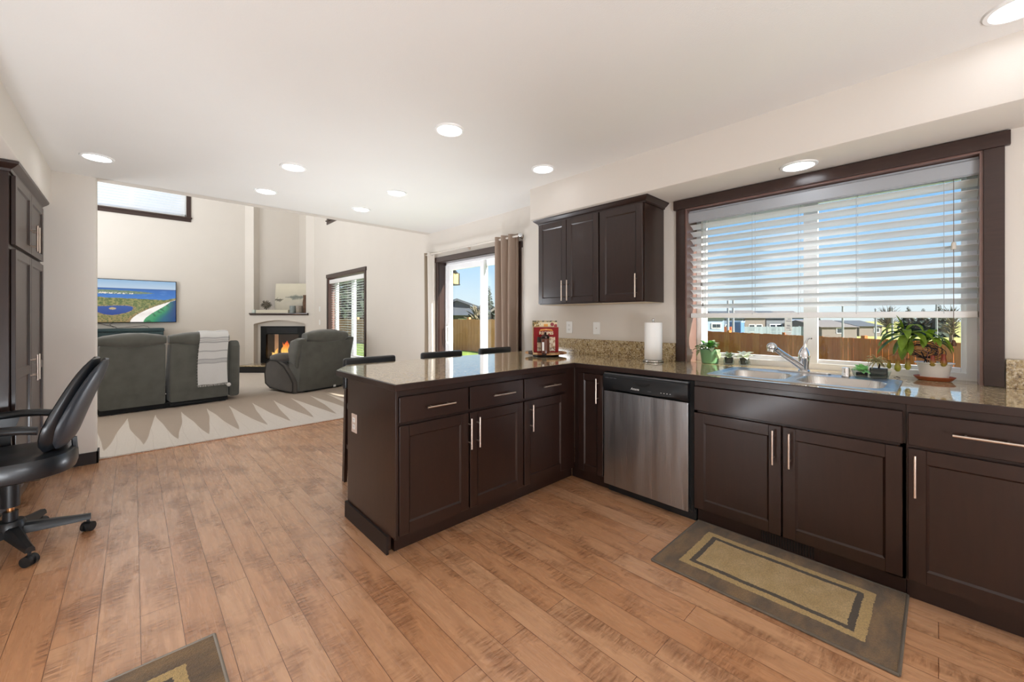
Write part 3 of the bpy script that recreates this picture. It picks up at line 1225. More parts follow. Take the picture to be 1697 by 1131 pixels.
def crown(mb, path, prof):
    """sweep (out, z) profile around open path of (x,y) points with outward normals mitred"""
    rows = []
    n = len(path)
    for i in range(n):
        p = Vector(path[i])
        def nrm(a, b):
            d = (Vector(b) - Vector(a)).normalized()
            return Vector((d.y, -d.x))
        if i == 0:
            m = nrm(path[0], path[1])
        elif i == n - 1:
            m = nrm(path[-2], path[-1])
        else:
            a, b = nrm(path[i - 1], path[i]), nrm(path[i], path[i + 1])
            m = (a + b)
            m = m / m.dot(a)
        rows.append([(p.x + m.x * o, p.y + m.y * o, z) for o, z in prof])
    mb.sheet(rows)
    for r in (rows[0], rows[-1]):
        mb.raw(r, [tuple(range(len(r)))])


mb = MB()
crown(mb, [(XW, 2.604), (2.81, 2.604), (2.81, 1.521), (XW, 1.521)], [(-.02, 2.13), (.008, 2.13), (.010, 2.142), (.022, 2.150), (.036, 2.163), (.042, 2.168), (.044, 2.1765), (-.02, 2.1765)])
tag(mb.build('crown_moulding', M_cab), 'dark crown moulding along the top of the wall cabinets', 'moulding')

# --- pantry
px = -.52
pn = thing('pantry_cabinet', 'tall dark brown pantry cabinet with four doors behind the office chair', 'cabinet', (-.82, 4.36, 0))
mb = MB()
mb.box(XL + .005, 3.80, .1, px - .022, 4.93, 2.15)
mb.box(XL + .005, 3.82, 0, px - .09, 4.93, .1)
mb.build('body', M_cab, pn)
for y0 in (3.845, 4.365):
    left = y0 < 4
    d = shaker(MXp(px, y0, 1.70), .513, .42, 'door', pn, stile=.052)
    pull(MXp(px, y0, 1.70), .475 if left else .038, .11, .18, d)
    d = shaker(MXp(px, y0, .12), .513, 1.555, 'door', pn, stile=.052, midrail=.78)
    pull(MXp(px, y0, .12), .475 if left else .038, .79, .18, d)
mb = MB()
crown(mb, [(XL + .01, 3.797), (px - .02, 3.797), (px - .02, 4.93)], [(-.02, 2.13), (.008, 2.13), (.012, 2.145), (.03, 2.158), (.044, 2.172), (.046, 2.186), (-.02, 2.186)])
mb.build('crown', M_cab, pn)

# ------------------------------------------------------------------ dishwasher
dw = thing('dishwasher', 'stainless steel dishwasher with a black control panel', 'dishwasher', (2.75, 1.34, 0))
MB().box(2.51, 1.03, .1, 3.08, 1.652, .872).build('body', M_blackp, dw)
MB().box(2.535, 1.028, 0, 2.56, 1.656, .1).build('toe_panel', M_blackp, dw)
MB().box(2.49, 1.022, .075, 2.52, 1.656, .872).build('gasket_surround', M_black, dw)
MB().box(XD - .006, 1.047, .07, 2.505, 1.652, .737, .004).build('door', M_dwdoor, dw, wn=True, label='brushed stainless door')
mb = MB()
# control panel: bowed lower edge
n = 18
top, face = [], []
rows = []
for j in range(n + 1):
    f = j / n
    y = 1.652 - f * .605
    bow = math.sin(PI * f)
    zb = .742 - .001 * 0
    rows.append([(XD + .02, y, .855), (XD - .006, y, .855), (XD - .013, y, .846), (XD - .013, y, .822), (XD - .012 - .010 * bow, y, .808), (XD - .012 - .013 * bow, y, .765 - .012 * bow), (XD - .004, y, .745), (XD + .02, y, .738)])
mb.sheet(rows)
for r_ in (rows[0], rows[-1]):
    mb.raw(r_, [tuple(range(len(r_)))])
cp = mb.build('control_panel', M_blackp, dw, label='black bowed control panel')
mb = MB().box(XD - .0055, 1.049, .855, XD + .02, 1.650, .866, .003)
mb.build('top_trim', pm('dark_grey_trim', '#55595c', .35), dw)
mb = MB(MXn(XD - .0245, 1.35, .79))
mb.prism([(-.06, .03), (.06, .03), (.05, .022), (.03, .014), (0, .011), (-.03, .014), (-.05, .022)], -.002, .004, axis='Y')
mb.build('latch_pocket', M_black, cp)


def text_part(body, M, size, mat, parent, name='lettering', shear=0, bold=0, depth=.0006, align='CENTER'):
    cu = bpy.data.curves.new(name, 'FONT')
    cu.body = body
    cu.size = size
    cu.shear = shear
    cu.offset = bold
    cu.extrude = depth / 2
    cu.align_x = align
    o = bpy.data.objects.new(name, cu)
    COL.objects.link(o)
    dg = bpy.context.evaluated_depsgraph_get()
    me = bpy.data.meshes.new_from_object(o.evaluated_get(dg))
    bpy.data.objects.remove(o)
    q = M @ Matrix.Rotation(PI / 2, 4, 'X')
    mb = MB()
    mb.raw([q @ v.co for v in me.vertices], [list(p.vertices) for p in me.polygons])
    bpy.data.meshes.remove(me)
    return mb.build(name, mat, parent)


M_ink = pm('silver_ink', '#d8d8d8', .5)
M_inkd = pm('faint_grey_ink', '#6c7074', .5)
text_part('Amana', MXn(XD - .0265, 1.395, .772), .022, M_ink, cp, 'logo', .25, .0003)
text_part('START', MXn(XD - .0265, 1.29, .772), .009, M_inkd, cp, 'button_print')
mb = MB(MXn(XD - .0255, 1.235, .775))
for k in range(4):
    mb.box(.02 + k * .02, -.0004, 0, .026 + k * .02, .0016, .004)
mb.build('indicator_dots', M_ink, cp)
text_part('NORMAL  HEAVY  RINSE', MXn(XD - .0148, 1.59, .829), .0085, M_inkd, cp, 'button_print')

# ------------------------------------------------------------------ countertop and backsplash
XC, YC = 2.45, 1.90
ct = thing('countertop', 'L-shaped speckled beige granite countertop with dark wood edge', 'countertop', (2.7, 1.2, .9))
# sink cut-out
sy0, sy1, sx0, sx1 = .135, .966, 2.525, 3.03
t0 = .885
poly_pen = [(.972, YC + .012), (XC + .012, YC + .012)]
mb = MB()
mb.prism([(.982, YC + .01), (XC + .01, YC + .01), (3.118, YC + .01), (3.118, 2.952), (1.14, 2.952), (.982, 2.70)], t0, .914)
yend = -1.3
mb.box(XC + .01, sy1 - .02, t0, 3.118, YC + .01, .914)
mb.box(XC + .01, yend, t0, 3.118, sy0 + .02, .914)
mb.box(XC + .01, sy0 + .02, t0, sx0 + .02, sy1 - .02, .914)
mb.box(sx1 - .02, sy0 + .02, t0, 3.118, sy1 - .02, .914)
mb.box(3.118, W1[0] + .012, t0, 3.312, W1[1] - .012, .9145)
mb.build('slab', M_gran, ct, label='polished speckled granite tile top')
mb = MB()
edge = [(XC, yend), (XC, YC), (.972, YC), (.966, 2.705), (1.131, 2.96), (3.118, 2.96)]
z0, z1 = .879, .9135


def band(mb, pts, th, z0, z1):
    def nrm(a, b):
        d = (Vector(b) - Vector(a)).normalized()
        return Vector((d.y, -d.x))
    rows = []
    for i, p in enumerate(pts):
        p = Vector(p)
        if i == 0:
            m = nrm(pts[0], pts[1])
        elif i == len(pts) - 1:
            m = nrm(pts[-2], pts[-1])
        else:
            a, b = nrm(pts[i - 1], pts[i]), nrm(pts[i], pts[i + 1])
            m = a + b
            m = m / m.dot(a)
        q = p + m * th
        rows.append([(p.x, p.y, z0 + .002), (p.x, p.y, z1 - .003), (p.x + m.x * .003, p.y + m.y * .003, z1), (q.x, q.y, z1), (q.x, q.y, z0), (p.x + m.x * .002, p.y + m.y * .002, z0), (p.x, p.y, z0 + .002)])
    mb.sheet(rows)
    for r in (rows[0][:-1], rows[-1][:-1]):
        mb.raw(r, [tuple(range(len(r)))])


band(mb, edge, .012, z0, z1)
mb.build('wood_edge', M_cab, ct, label='dark wood edge strip')
mb = MB().box(3.095, 1.42, .914, 3.1195, 2.70, 1.056, .002)
tag(mb.build('backsplash', M_splash, wn=True), 'mottled granite backsplash below the wall cabinets', 'backsplash', 'granite backsplashes')
mb = MB().box(3.095, -1.3, .914, 3.1195, -.226, 1.054, .002)
tag(mb.build('backsplash', M_splash, wn=True), 'mottled golden granite backsplash at the right of the kitchen window', 'backsplash', 'granite backsplashes')

# ------------------------------------------------------------------ sink, faucet
sk = thing('sink', 'double-bowl stainless steel kitchen sink set in the counter', 'sink', (2.78, .55, .9))


def rrect(cx, cy, w, h, r, n=6, sup=None):
    out = []
    for k, (ax, ay) in enumerate(((1, 1), (-1, 1), (-1, -1), (1, -1))):
        for i in range(n + 1):
            t = PI / 2 * (k + i / n)
            out.append((cx + ax * (w / 2 - r) + r * math.cos(t), cy + ay * (h / 2 - r) + r * math.sin(t)))
    return out


def loft(mb, loops):
    n = len(loops[0])
    vs = [p for l in loops for p in l]
    fs = [(k * n + i, k * n + (i + 1) % n, (k + 1) * n + (i + 1) % n, (k + 1) * n + i) for k in range(len(loops) - 1) for i in range(n)]
    mb.raw(vs, fs)


def up(l, z):
    return [(x, y, z) for x, y in l]


bowls = [(2.735, .752, .335, .335), (2.74, .36, .345, .36)]
bm_ = bmesh.new()
outer = rrect((sx0 + sx1) / 2, (sy0 + sy1) / 2, sx1 - sx0, sy1 - sy0, .03)
loops = [outer] + [rrect(cx, cy, w, h, .1, 6) for cx, cy, w, h in bowls]
edges = []
for l in loops:
    vs = [bm_.verts.new((x, y, .9175)) for x, y in l]
    edges += [bm_.edges.new((vs[i], vs[(i + 1) % len(vs)])) for i in range(len(vs))]
bmesh.ops.triangle_fill(bm_, use_beauty=True, use_dissolve=False, edges=edges)
bmesh.ops.recalc_face_normals(bm_, faces=bm_.faces[:])
mb = MB()
mb.bm(bm_)
oo = rrect((sx0 + sx1) / 2, (sy0 + sy1) / 2, sx1 - sx0 + .012, sy1 - sy0 + .012, .034)
loft(mb, [up(outer, .9175), up([((a[0] + b[0]) / 2, (a[1] + b[1]) / 2) for a, b in zip(outer, oo)], .9185), up(oo, .9145)])
mb.build('rim', M_steel, sk)
for cx, cy, w, h in bowls:
    mb = MB()
    loft(mb, [up(rrect(cx, cy, w, h, .1), .9175), up(rrect(cx, cy, w - .008, h - .008, .096), .912), up(rrect(cx, cy, w - .02, h - .02, .09), .80), up(rrect(cx, cy, w - .05, h - .05, .08), .75), up(rrect(cx, cy, w - .1, h - .1, .06), .742), up(rrect(cx, cy, .08, .08, .039), .738)])
    b_ = mb.build('bowl', M_steel, sk)
    MB().lathe([(0, .736), (.045, .738), (.043, .744), (.03, .742), (0, .741)], (cx, cy, 0), 20).build('drain', M_chrome, b_)
fc = thing('faucet', 'chrome pull-out kitchen faucet with a lever on top, beside the sink bowls', 'faucet', (3.03, .575, .918))
mb = MB()
mb.prism(rrect(3.03, .575, .05, .27, .024), .9185, .924)
mb.build('base_plate', M_chrome, fc)
bx, by = 3.03, .572
mb = MB()
mb.lathe([(.031, .0), (.031, .006), (.026, .012), (.0255, .035), (.028, .06), (.031, .085), (.0305, .105), (.025, .125), (.016, .142), (.011, .15), (0, .152)], (bx, by, .924), 24)
mb.build('faucet_body', M_chrome, fc)
mb = MB()
mb.tube([(bx - .01, by + .008, .95), (bx - .055, by + .045, .99), (bx - .10, by + .080, 1.025), (bx - .135, by + .108, 1.055), (bx - .15, by + .118, 1.066)], [.019, .0175, .0165, .016, .017], 14)
sp_ = mb.build('spout', M_chrome, fc)
mb = MB()
hx, hy, hz = bx - .17, by + .132, 1.077
mb.ball((hx, hy, hz), .0275, seg=20, rings=12)
d_ = Vector((-.2, .12, -.9)).normalized()
mb.cyl(Vector((hx, hy, hz)), Vector((hx, hy, hz)) + d_ * .03, .024, .021, 18)
mb.build('spray_head', M_chrome, sp_)
mb = MB().tube([(bx, by, 1.07), (bx + .004, by - .004, 1.09), (bx + .010, by - .01, 1.112), (bx + .014, by - .016, 1.126), (bx + .012, by - .028, 1.131), (bx + .006, by - .036, 1.129)], [.011, .008, .0055, .005, .006, .005], 10)
mb.build('lever', M_chrome, fc)
mb = MB().lathe([(.02, 0), (.021, .004), (.019, .008), (.019, .045), (.017, .052), (0, .053)], (2.985, .366, .9185), 20)
tag(mb.build('air_gap_cap', M_chrome), 'short chrome air gap cap beside the sink', 'fitting')
mb = MB()
mb.sheet([[(3.175, .172, .9165), (3.165, .162, .9225), (3.155, .148, .918)], [(3.166, .177, .916), (3.158, .163, .919), (3.15, .149, .9165)]], .0015)
tag(mb.build('fallen_leaf', pm('dry_leaf', '#221917', .9)), 'dark dry fallen leaf lying on the counter by the white pot', 'leaf')

# ------------------------------------------------------------------ outlets, switches, floor register


def outlet(name, label, M, kind='duplex', cat='outlet', group=None, mat=None):
    t = thing(name, label, cat, M.translation[:], group)
    MB(M).box(-.0375, -.006, -.057, .0375, 0, .057, .003, 2).build('cover_plate', mat or M_white, t, wn=True)
    if kind == 'duplex':
        for z in (-.021, .021):
            mb = MB(M).prism([(-.016, z - .014), (.016, z - .014), (.017, z), (.016, z + .014), (-.016, z + .014), (-.017, z)], -.0075, -.005, axis='Y')
            s = mb.build('socket', M_white, t)
            mb = MB(M)
            mb.box(-.007, -.0082, z - .002, -.005, -.0074, z + .007)
            mb.box(.005, -.0082, z - .002, .007, -.0074, z + .007)
            mb.cyl((0, -.0082, z - .008), (0, -.0074, z - .008), .0022, n=8)
            mb.build('slot', M_blackp, s)
    elif kind == 'coax':
        MB(M).cyl((0, -.014, 0), (0, -.004, 0), .0045, n=10).build('jack', M_nickel, t)
    else:
        MB(M).box(-.006, -.013, -.010, .006, -.004, .012, .002).build('toggle', M_white, t)
    return t


outlet('wall_outlet', 'white duplex outlet on the wall beside the recipe book', MXn(XW, 2.487, 1.163))
outlet('wall_outlet', 'white cable jack plate on the wall under the single-door wall cabinet', MXn(XW, 2.168, 1.160), 'coax')
outlet('wall_outlet', 'pale duplex outlet on the end panel of the peninsula', Matrix.Translation((.985, 2.447, .613)) @ Matrix.Rotation(-PI / 2, 4, 'Z'), mat=pm('taupe_plate', '#c9b7ab', .4))
outlet('light_switch', 'upper of two white switch plates beside the fireplace', MXn(XW, 9.755, 1.458), 'switch', 'switch')
outlet('light_switch', 'lower of two white switch plates beside the fireplace', MXn(XW, 9.755, 1.15), 'switch', 'switch')
rg = thing('floor_register', 'dark slatted heating register in the toe kick under the sink cabinet', 'vent', (2.54, .555, .05))
mb = MB(MXn(2.5445, .695, .0))
mb.box(0, -.006, .012, .28, 0, .018)
mb.box(0, -.006, .080, .28, 0, .088)
mb.box(0, -.006, .012, .018, 0, .088)
mb.box(.262, -.006, .012, .28, 0, .088)
mb.build('frame', M_cab, rg)
mb = MB(MXn(2.5445, .695, .0))
for k in range(20):
    x = .022 + k * .0124
    mb.box(x, -.005, .018, x + .005, -.0005, .08)
mb.build('louvres', M_cab, rg)
MB(MXn(2.5445, .695, .0)).box(.018, -.0012, .018, .262, -.0002, .08).build('backing', M_black, rg)

# ------------------------------------------------------------------ rugs


def rug(name, label, loc, w, d, rz, mat, bind):
    t = thing(name, label, 'rug', (0, 0, 0))
    nx, ny = 24, 12
    rows = []
    for i in range(nx + 1):
        r_ = []
        for j in range(ny + 1):
            x, y = (i / nx - .5) * w, (j / ny - .5) * d
            z = .0055 + .0022 * noise.noise(Vector((x * 5, y * 7, loc[0])))
            r_.append((x, y, z))
        rows.append(r_)
    MB().sheet(rows, .008).build('pile', mat, t)
    mb = MB()
    pts = [(-w / 2, -d / 2), (w / 2, -d / 2), (w / 2, d / 2), (-w / 2, d / 2), (-w / 2, -d / 2)]
    for a, b in zip(pts[:-1], pts[1:]):
        mb.cyl((a[0], a[1], .0065), (b[0], b[1], .0065), .006, n=8)
    mb.build('binding', bind, t)
    t.location = loc
    t.rotation_euler = (0, 0, rz)
    return t


M_bind = pm('grey_binding', '#6b6257', .9)
rug('rug', 'bordered brown and tan rug on the floor along the sink cabinet', (2.243, .555, 0), .59, .92, 0, mat_rug('tan_border_rug', .59, .92), M_bind)
rug('rug', 'corner of a small brown bordered rug at the bottom edge of the floor', (-.29, 1.66, 0), 1.05, .59, R(.5), mat_rug('tan_border_rug_small', 1.05, .59, (.095, .135, .165)), pm('grey_binding_light', '#8f877d', .9))

# ------------------------------------------------------------------ things on the counter
tt = thing('turntable', 'round striped wooden turntable on the counter corner', 'turntable', (2.72, 2.44, .914))
MB().lathe([(.10, 0), (.118, .002), (.118, .016), (.10, .018)], (2.72, 2.44, .914), 36).build('base', pm('dark_base', '#1f1b1c', .4), tt)


def mat_stripe():
    t = NT('striped_wood')
    tc = t.N('TexCoord')
    sp = t.N('SeparateXYZ')
    t.L(tc.outputs['Object'], sp.inputs[0])
    k = t.math('FLOOR', t.math('DIVIDE', t.math('SUBTRACT', sp.outputs[0], sp.outputs[1]), .055))
    wn_ = t.N('TexWhiteNoise', noise_dimensions='1D')
    t.L(k, wn_.inputs['W'])
    r = t.N('ValToRGB')
    r.color_ramp.interpolation = 'CONSTANT'
    e = r.color_ramp.elements
    e[0].position, e[0].color = 0, lin('#3a241b')
    e[1].position, e[1].color = .3, lin('#c79a6a')
    q = e.new(.6)
    q.color = lin('#8c5636')
    q = e.new(.8)
    q.color = lin('#d8b58a')
    t.L(wn_.outputs[0], r.inputs[0])
    t.L(r.outputs[0], t.p.inputs['Base Color'])
    t.p.inputs['Roughness'].default_value = .6
    return t.m


MB().lathe([(0, .019), (.17, .019), (.186, .022), (.188, .03), (.185, .034), (0, .034)], (2.72, 2.44, .914), 48).build('disc', mat_stripe(), tt)


def picture(name, M, w, h, nx, nz, fn, mat, parent=None, t=.0, label=None):
    """grid with a colour attribute; local X 0..w, Z 0..h, facing -Y; fn(u,v)-> sRGB hex-like tuple 0..1"""
    vs = [M @ Vector((w * i / nx, 0, h * j / nz)) for j in range(nz + 1) for i in range(nx + 1)]
    fs = [(j * (nx + 1) + i, j * (nx + 1) + i + 1, (j + 1) * (nx + 1) + i + 1, (j + 1) * (nx + 1) + i) for j in range(nz) for i in range(nx)]
    me = bpy.data.meshes.new(name)
    me.from_pydata([v[:] for v in vs], [], fs)
    ca = me.color_attributes.new('Col', 'FLOAT_COLOR', 'POINT')
    buf = []
    for j in range(nz + 1):
        for i in range(nx + 1):
            c = fn(i / nx, j / nz)
            buf += [x / 12.92 if x <= .04045 else ((x + .055) / 1.055) ** 2.4 for x in c] + [1]
    ca.data.foreach_set('color', buf)
    me.materials.append(mat)
    o = bpy.data.objects.new(name, me)
    COL.objects.link(o)
    if parent is not None:
        o.parent = parent
        o.matrix_parent_inverse = WM(parent).inverted()
    if label:
        o['label'] = label
    return o


def rgb(h):
    h = h.lstrip('#')
    return tuple(int(h[i:i + 2], 16) / 255 for i in (0, 2, 4))


def lerp(a, b, t):
    t = max(0, min(1, t))
    return tuple(x + (y - x) * t for x, y in zip(a, b))


def fb(x, y, s=1.0, seed=0.0):
    return noise.fractal(Vector((x * s + seed, y * s - seed * 1.7, seed)), 1, 2, 4)


M_pic = mat_attr('printed_paper', 0, .45)
M_red = pm('red_card', '#8c0a12', .6, spec=.3)
# the recipe box stands facing the camera
rb_rot = Matrix.Rotation(-R(42), 4, 'Z')
MRB = Matrix.Translation((2.675, 2.395, .9485)) @ rb_rot       # local -Y faces the camera
rb = thing('recipe_book', 'red recipe book lettered RECIPES standing on the turntable', 'book', (2.675, 2.395, .9485))
mb = MB(MRB)
mb.box(-.11, 0, 0, .11, .035, .225, .002)
mb.build('cover', M_red, rb, wn=True)
mb = MB(MRB)
mb.box(-.106, .003, .002, .1105, .033, .2265)
mb.build('pages', pm('cream_pages', '#e9dcc0', .8), rb)


def rb_pic(u, v):
    c = rgb('#e6d6bd')
    if v < .22:
        c = rgb('#e9e2d4')
    n = fb(u, v, 5, 3)
    c = lerp(c, rgb('#b08a5f'), max(0, n) * 1.2)
    if u < .35 and v > .62:
        c = rgb('#3b2f28')
    if .25 < u < .42 and .3 < v < .9:
        c = rgb('#efe7d8')
    if u > .55 and fb(u, v, 7, 9) > .12:
        c = rgb('#9c6a3a')
    if .2 < v < .24:
        c = rgb('#5b463a')
    return c


picture('cover_picture', MRB @ Matrix.Translation((-.08, -.0012, .012)), .16, .125, 40, 32, rb_pic, M_pic, rb)
text_part('RECIPES', MRB @ Matrix.Translation((0, -.0012, .160)), .036, pm('cream_ink', '#f3e3c2', .5), rb, 'lettering', 0, .0012)
mb = MB(MRB)
mb.prism([(-.062, .190), (-.05, .206), (0, .211), (.05, .206), (.062, .190), (.04, .193), (0, .197), (-.04, .193)], -.0016, -.0004, axis='Y')
mb.build('banner', pm('orange_banner', '#e59a3c', .5), rb)
text_part('BEST', MRB @ Matrix.Translation((0, -.0020, .1985)), .009, MATS['cream_ink'], rb, 'lettering')
MCB = Matrix.Translation((2.70, 2.425, .9485)) @ rb_rot
cb = thing('cookbook', 'tall illustrated cookbook with vegetables on its cover behind the red book', 'book', (2.70, 2.425, .9485))
mb = MB(MCB)
mb.box(-.117, .012, 0, .105, .03, .283, .002)
mb.build('pages', MATS['cream_pages'], cb)


def cb_pic(u, v):
    c = rgb('#ead9b4')
    if v > .955:
        c = rgb('#4c4a35') if fb(u, v, 9, 2) > 0 else rgb('#b9a67c')
    if (u - .8) ** 2 + ((v - .88) * 1.3) ** 2 < .006:
        c = rgb('#8e1a22')
    if (u - .95) ** 2 + ((v - .83) * 1.3) ** 2 < .006:
        c = rgb('#a3232a')
    if u < .33 and v > .8 and fb(u, v, 11, 5) > -.02:
        c = rgb('#4a4a22') if fb(u, v, 17, 6) > 0 else rgb('#b98a2c')
    if .45 < u < .62 and v < .9 and v > .8:
        c = rgb('#e8a13a')
    return c


picture('cover_picture', MCB @ Matrix.Translation((-.117, .0105, 0)), .222, .283, 60, 70, cb_pic, M_pic, cb)
jr = thing('jar', 'brown glass jar with a dark lid in front of the red book', 'jar', (2.60, 2.335, .9485))
jx, jy = 2.607, 2.345
MB().lathe([(.034, 0), (.037, .004), (.037, .118), (.034, .126), (.030, .13), (0, .13)], (jx, jy, .9485), 24).build('body', pm('amber_glass', '#63321f', .15, coat=.3), jr)
MB().lathe([(.036, .13), (.0365, .134), (.036, .150), (.026, .158), (.012, .162), (.009, .168), (.012, .176), (.008, .184), (0, .185)], (jx, jy, .9485), 24).build('lid', pm('dark_metal_lid', '#3a2a28', .3, metal=.6), jr)
MB(Matrix.Translation((jx - .024, jy - .0245, .9485)) @ rb_rot).box(-.029, -.004, .025, -.012, .0, .098).build('paper_label', M_white, jr)
pt_ = thing('paper_towel_holder', 'steel upright holder with a round base standing on the counter', 'holder', (2.95, 1.525, .914))
MB().lathe([(.072, 0), (.077, .004), (.076, .014), (.07, .018), (0, .019)], (2.95, 1.525, .914), 36).build('base', M_steel, pt_)
mb = MB().cyl((2.95, 1.525, .93), (2.95, 1.525, 1.235), .006, n=10).ball((2.95, 1.525, 1.242), .011)
mb.build('rod', M_chrome, pt_)
mb = MB().lathe([(.02, .020), (.064, .020), (.066, .024), (.066, .302), (.064, .306), (.02, .306), (.02, .020)], (2.95, 1.525, .914), 36)
tag(mb.build('paper_towel_roll', M_towel), 'white paper towel roll on its upright holder', 'paper towel')


def leaf(mb, base, d, L, W, droop=.5, fold=.25, n=7, tip=1.4):
    """blade starting at base, direction d, curving down by droop"""
    base = Vector(base)
    d = Vector(d).normalized()
    side = d.cross(Vector((0, 0, 1)))
    if side.length < 1e-4:
        side = Vector((1, 0, 0))
    side.normalize()
    rows = []
    p = base.copy()
    cur = d.copy()
    for i in range(n + 1):
        f = i / n
        w = W * (math.sin(PI * min(1, f ** (1 / tip) * .98 + .02))) ** .8 * .5
        upv = side.cross(cur).normalized()
        rows.append([p - side * w + upv * (w * fold), p.copy(), p + side * w + upv * (w * fold)])
        p = p + cur * (L / n)
        cur = (cur + Vector((0, 0, -droop / n * (1 + f)))).normalized()
    mb.sheet(rows, .0012)


rnd = random.Random(11)
# green pot plant
gp = thing('potted_plant', 'leafy variegated plant in a pale green pot in the window corner', 'plant', (3.144, 1.172, .914))
c0 = (3.16, 1.18)
MB().lathe([(0, 0), (.052, 0), (.058, .006), (.068, .09), (.070, .105), (.066, .106), (.062, .095), (0, .09)], (c0[0], c0[1], .9145), 32).build('pot', M_potg, gp)
MB().lathe([(0, .090), (.062, .092), (.03, .1), (0, .101)], (c0[0], c0[1], .9145), 20).build('soil', M_soil, gp)
mb, mb2 = MB(), MB()
for k in range(26):
    a = rnd.uniform(0, 2 * PI)
    e = rnd.uniform(.25, 1.2)
    d_ = Vector((math.cos(a) * math.cos(e), math.sin(a) * math.cos(e), math.sin(e)))
    b_ = Vector((c0[0], c0[1], 1.008)) + Vector((math.cos(a), math.sin(a), 0)) * rnd.uniform(0, .035)
    b_ = b_ + d_ * rnd.uniform(0, .025)
    (mb if k % 3 else mb2).tube([b_, b_ + d_ * .03], .0015, 5)
    leaf(mb if k % 3 else mb2, b_ + d_ * .025, d_, rnd.uniform(.05, .075), rnd.uniform(.03, .042), 1.2, .2)
mb.build('leaves', M_leaf, gp, label='bright green leaves')
for k, (dy, dz) in enumerate(((.085, .0), (.075, .03), (-.075, .01), (-.085, -.03), (-.07, -.045), (.09, -.035))):
    leaf(mb2, (c0[0] - .01, c0[1] + dy * .7, 1.01 + max(dz, -.01)), (-.1, dy, .01 + dz), .06, .028, 2.4, .2)
mb2.build('variegated_leaves', M_leafl, gp, label='pale cream-edged leaves')
# two small succulents in clear cups
M_nurs = pm('dark_nursery_pot', '#3a3f3c', .5)
for i, (x, y, lab, kind) in enumerate(((3.2, 1.062, 'small low succulent in a clear cup next to the green pot', 0), (3.2, .958, 'small star-shaped succulent in a clear cup nearer the faucet', 1))):
    t = thing('potted_succulent', lab, 'plant', (x, y, .9145), 'succulents in clear cups')
    MB().lathe([(0, .001), (.03, .001), (.036, .005), (.038, .02), (.036, .034), (.0345, .034), (.034, .02), (.0, .004)], (x, y, .9145), 24).build('cup', M_clear, t, label='clear plastic cup')
    MB().lathe([(0, .006), (.024, .006), (.030, .048), (.032, .050), (.029, .050), (.027, .045), (0, .043)], (x, y, .9145), 4 if False else 18).build('pot', M_nurs, t)
    mb = MB()
    n_ = 18 if kind == 0 else 13
    for k in range(n_):
        a = k * 2.4
        e = .3 + .28 * (k % 4) if kind == 0 else .4 + .3 * (k % 3)
        d_ = (math.cos(a) * math.cos(e), math.sin(a) * math.cos(e), math.sin(e))
        leaf(mb, (x, y, .964), d_, .05 if kind == 0 else .078, .03 if kind == 0 else .04, .5 if kind == 0 else .8, .35)
    mb.build('leaves', M_leafl if kind == 0 else M_pale, t)
# tray of seedlings beside the sink
tr = thing('seedling_tray', 'clear plastic tray with a dark pot and a bright green succulent beside the sink', 'tray', (3.10, .265, .9145))
mb = MB(Matrix.Translation((3.105, .268, .9145)))
l0, l1, l2 = rrect(0, 0, .07, .15, .015), rrect(0, 0, .085, .175, .02), rrect(0, 0, .081, .171, .019)
l3 = rrect(0, 0, .067, .147, .014)
loft(mb, [up(l0, .001), up(l1, .040), up(l2, .040), up(l3, .003)])
mb.raw(up(l0, .001), [tuple(range(len(l0)))])
mb.build('tray', M_clear, tr, label='clear tray')
mb = MB()
mb.prism(rrect(3.105, .235, .058, .075, .006), .919, .968)
mb.build('nursery_pot', M_nurs, tr)
mb = MB()
mb.prism(rrect(3.105, .308, .05, .05, .006), .919, .936)
mb.build('soil_plug', M_soil, tr)
mb = MB()
for k in range(30):
    a, e = k * 2.4, .15 + (k % 5) * .28
    d_ = (math.cos(a) * math.cos(e), math.sin(a) * math.cos(e), math.sin(e))
    leaf(mb, (3.105 + rnd.uniform(-.01, .01), .308 + rnd.uniform(-.012, .012), .942), d_, rnd.uniform(.036, .056), .03, .6, .4)
mb.build('green_succulent', M_mint, tr, label='bright mint-green rosette')
mb = MB()
mb.tube([(3.105, .235, .965), (3.105, .232, .985), (3.107, .236, 1.0)], [.005, .004, .004], 7)
mb.build('stem', M_root, tr)
mb = MB()
for k in range(60):
    a, e = rnd.uniform(0, 2 * PI), rnd.uniform(-.2, 1.4)
    d_ = (math.cos(a) * math.cos(e) * .6, math.sin(a) * math.cos(e), math.sin(e))
    leaf(mb, (3.107, .245, 1.0), d_, rnd.uniform(.04, .065), .007, 1.8, .3, 5)
mb.build('straw_leaves', M_tilland, tr, label='straw-coloured thin leaves')
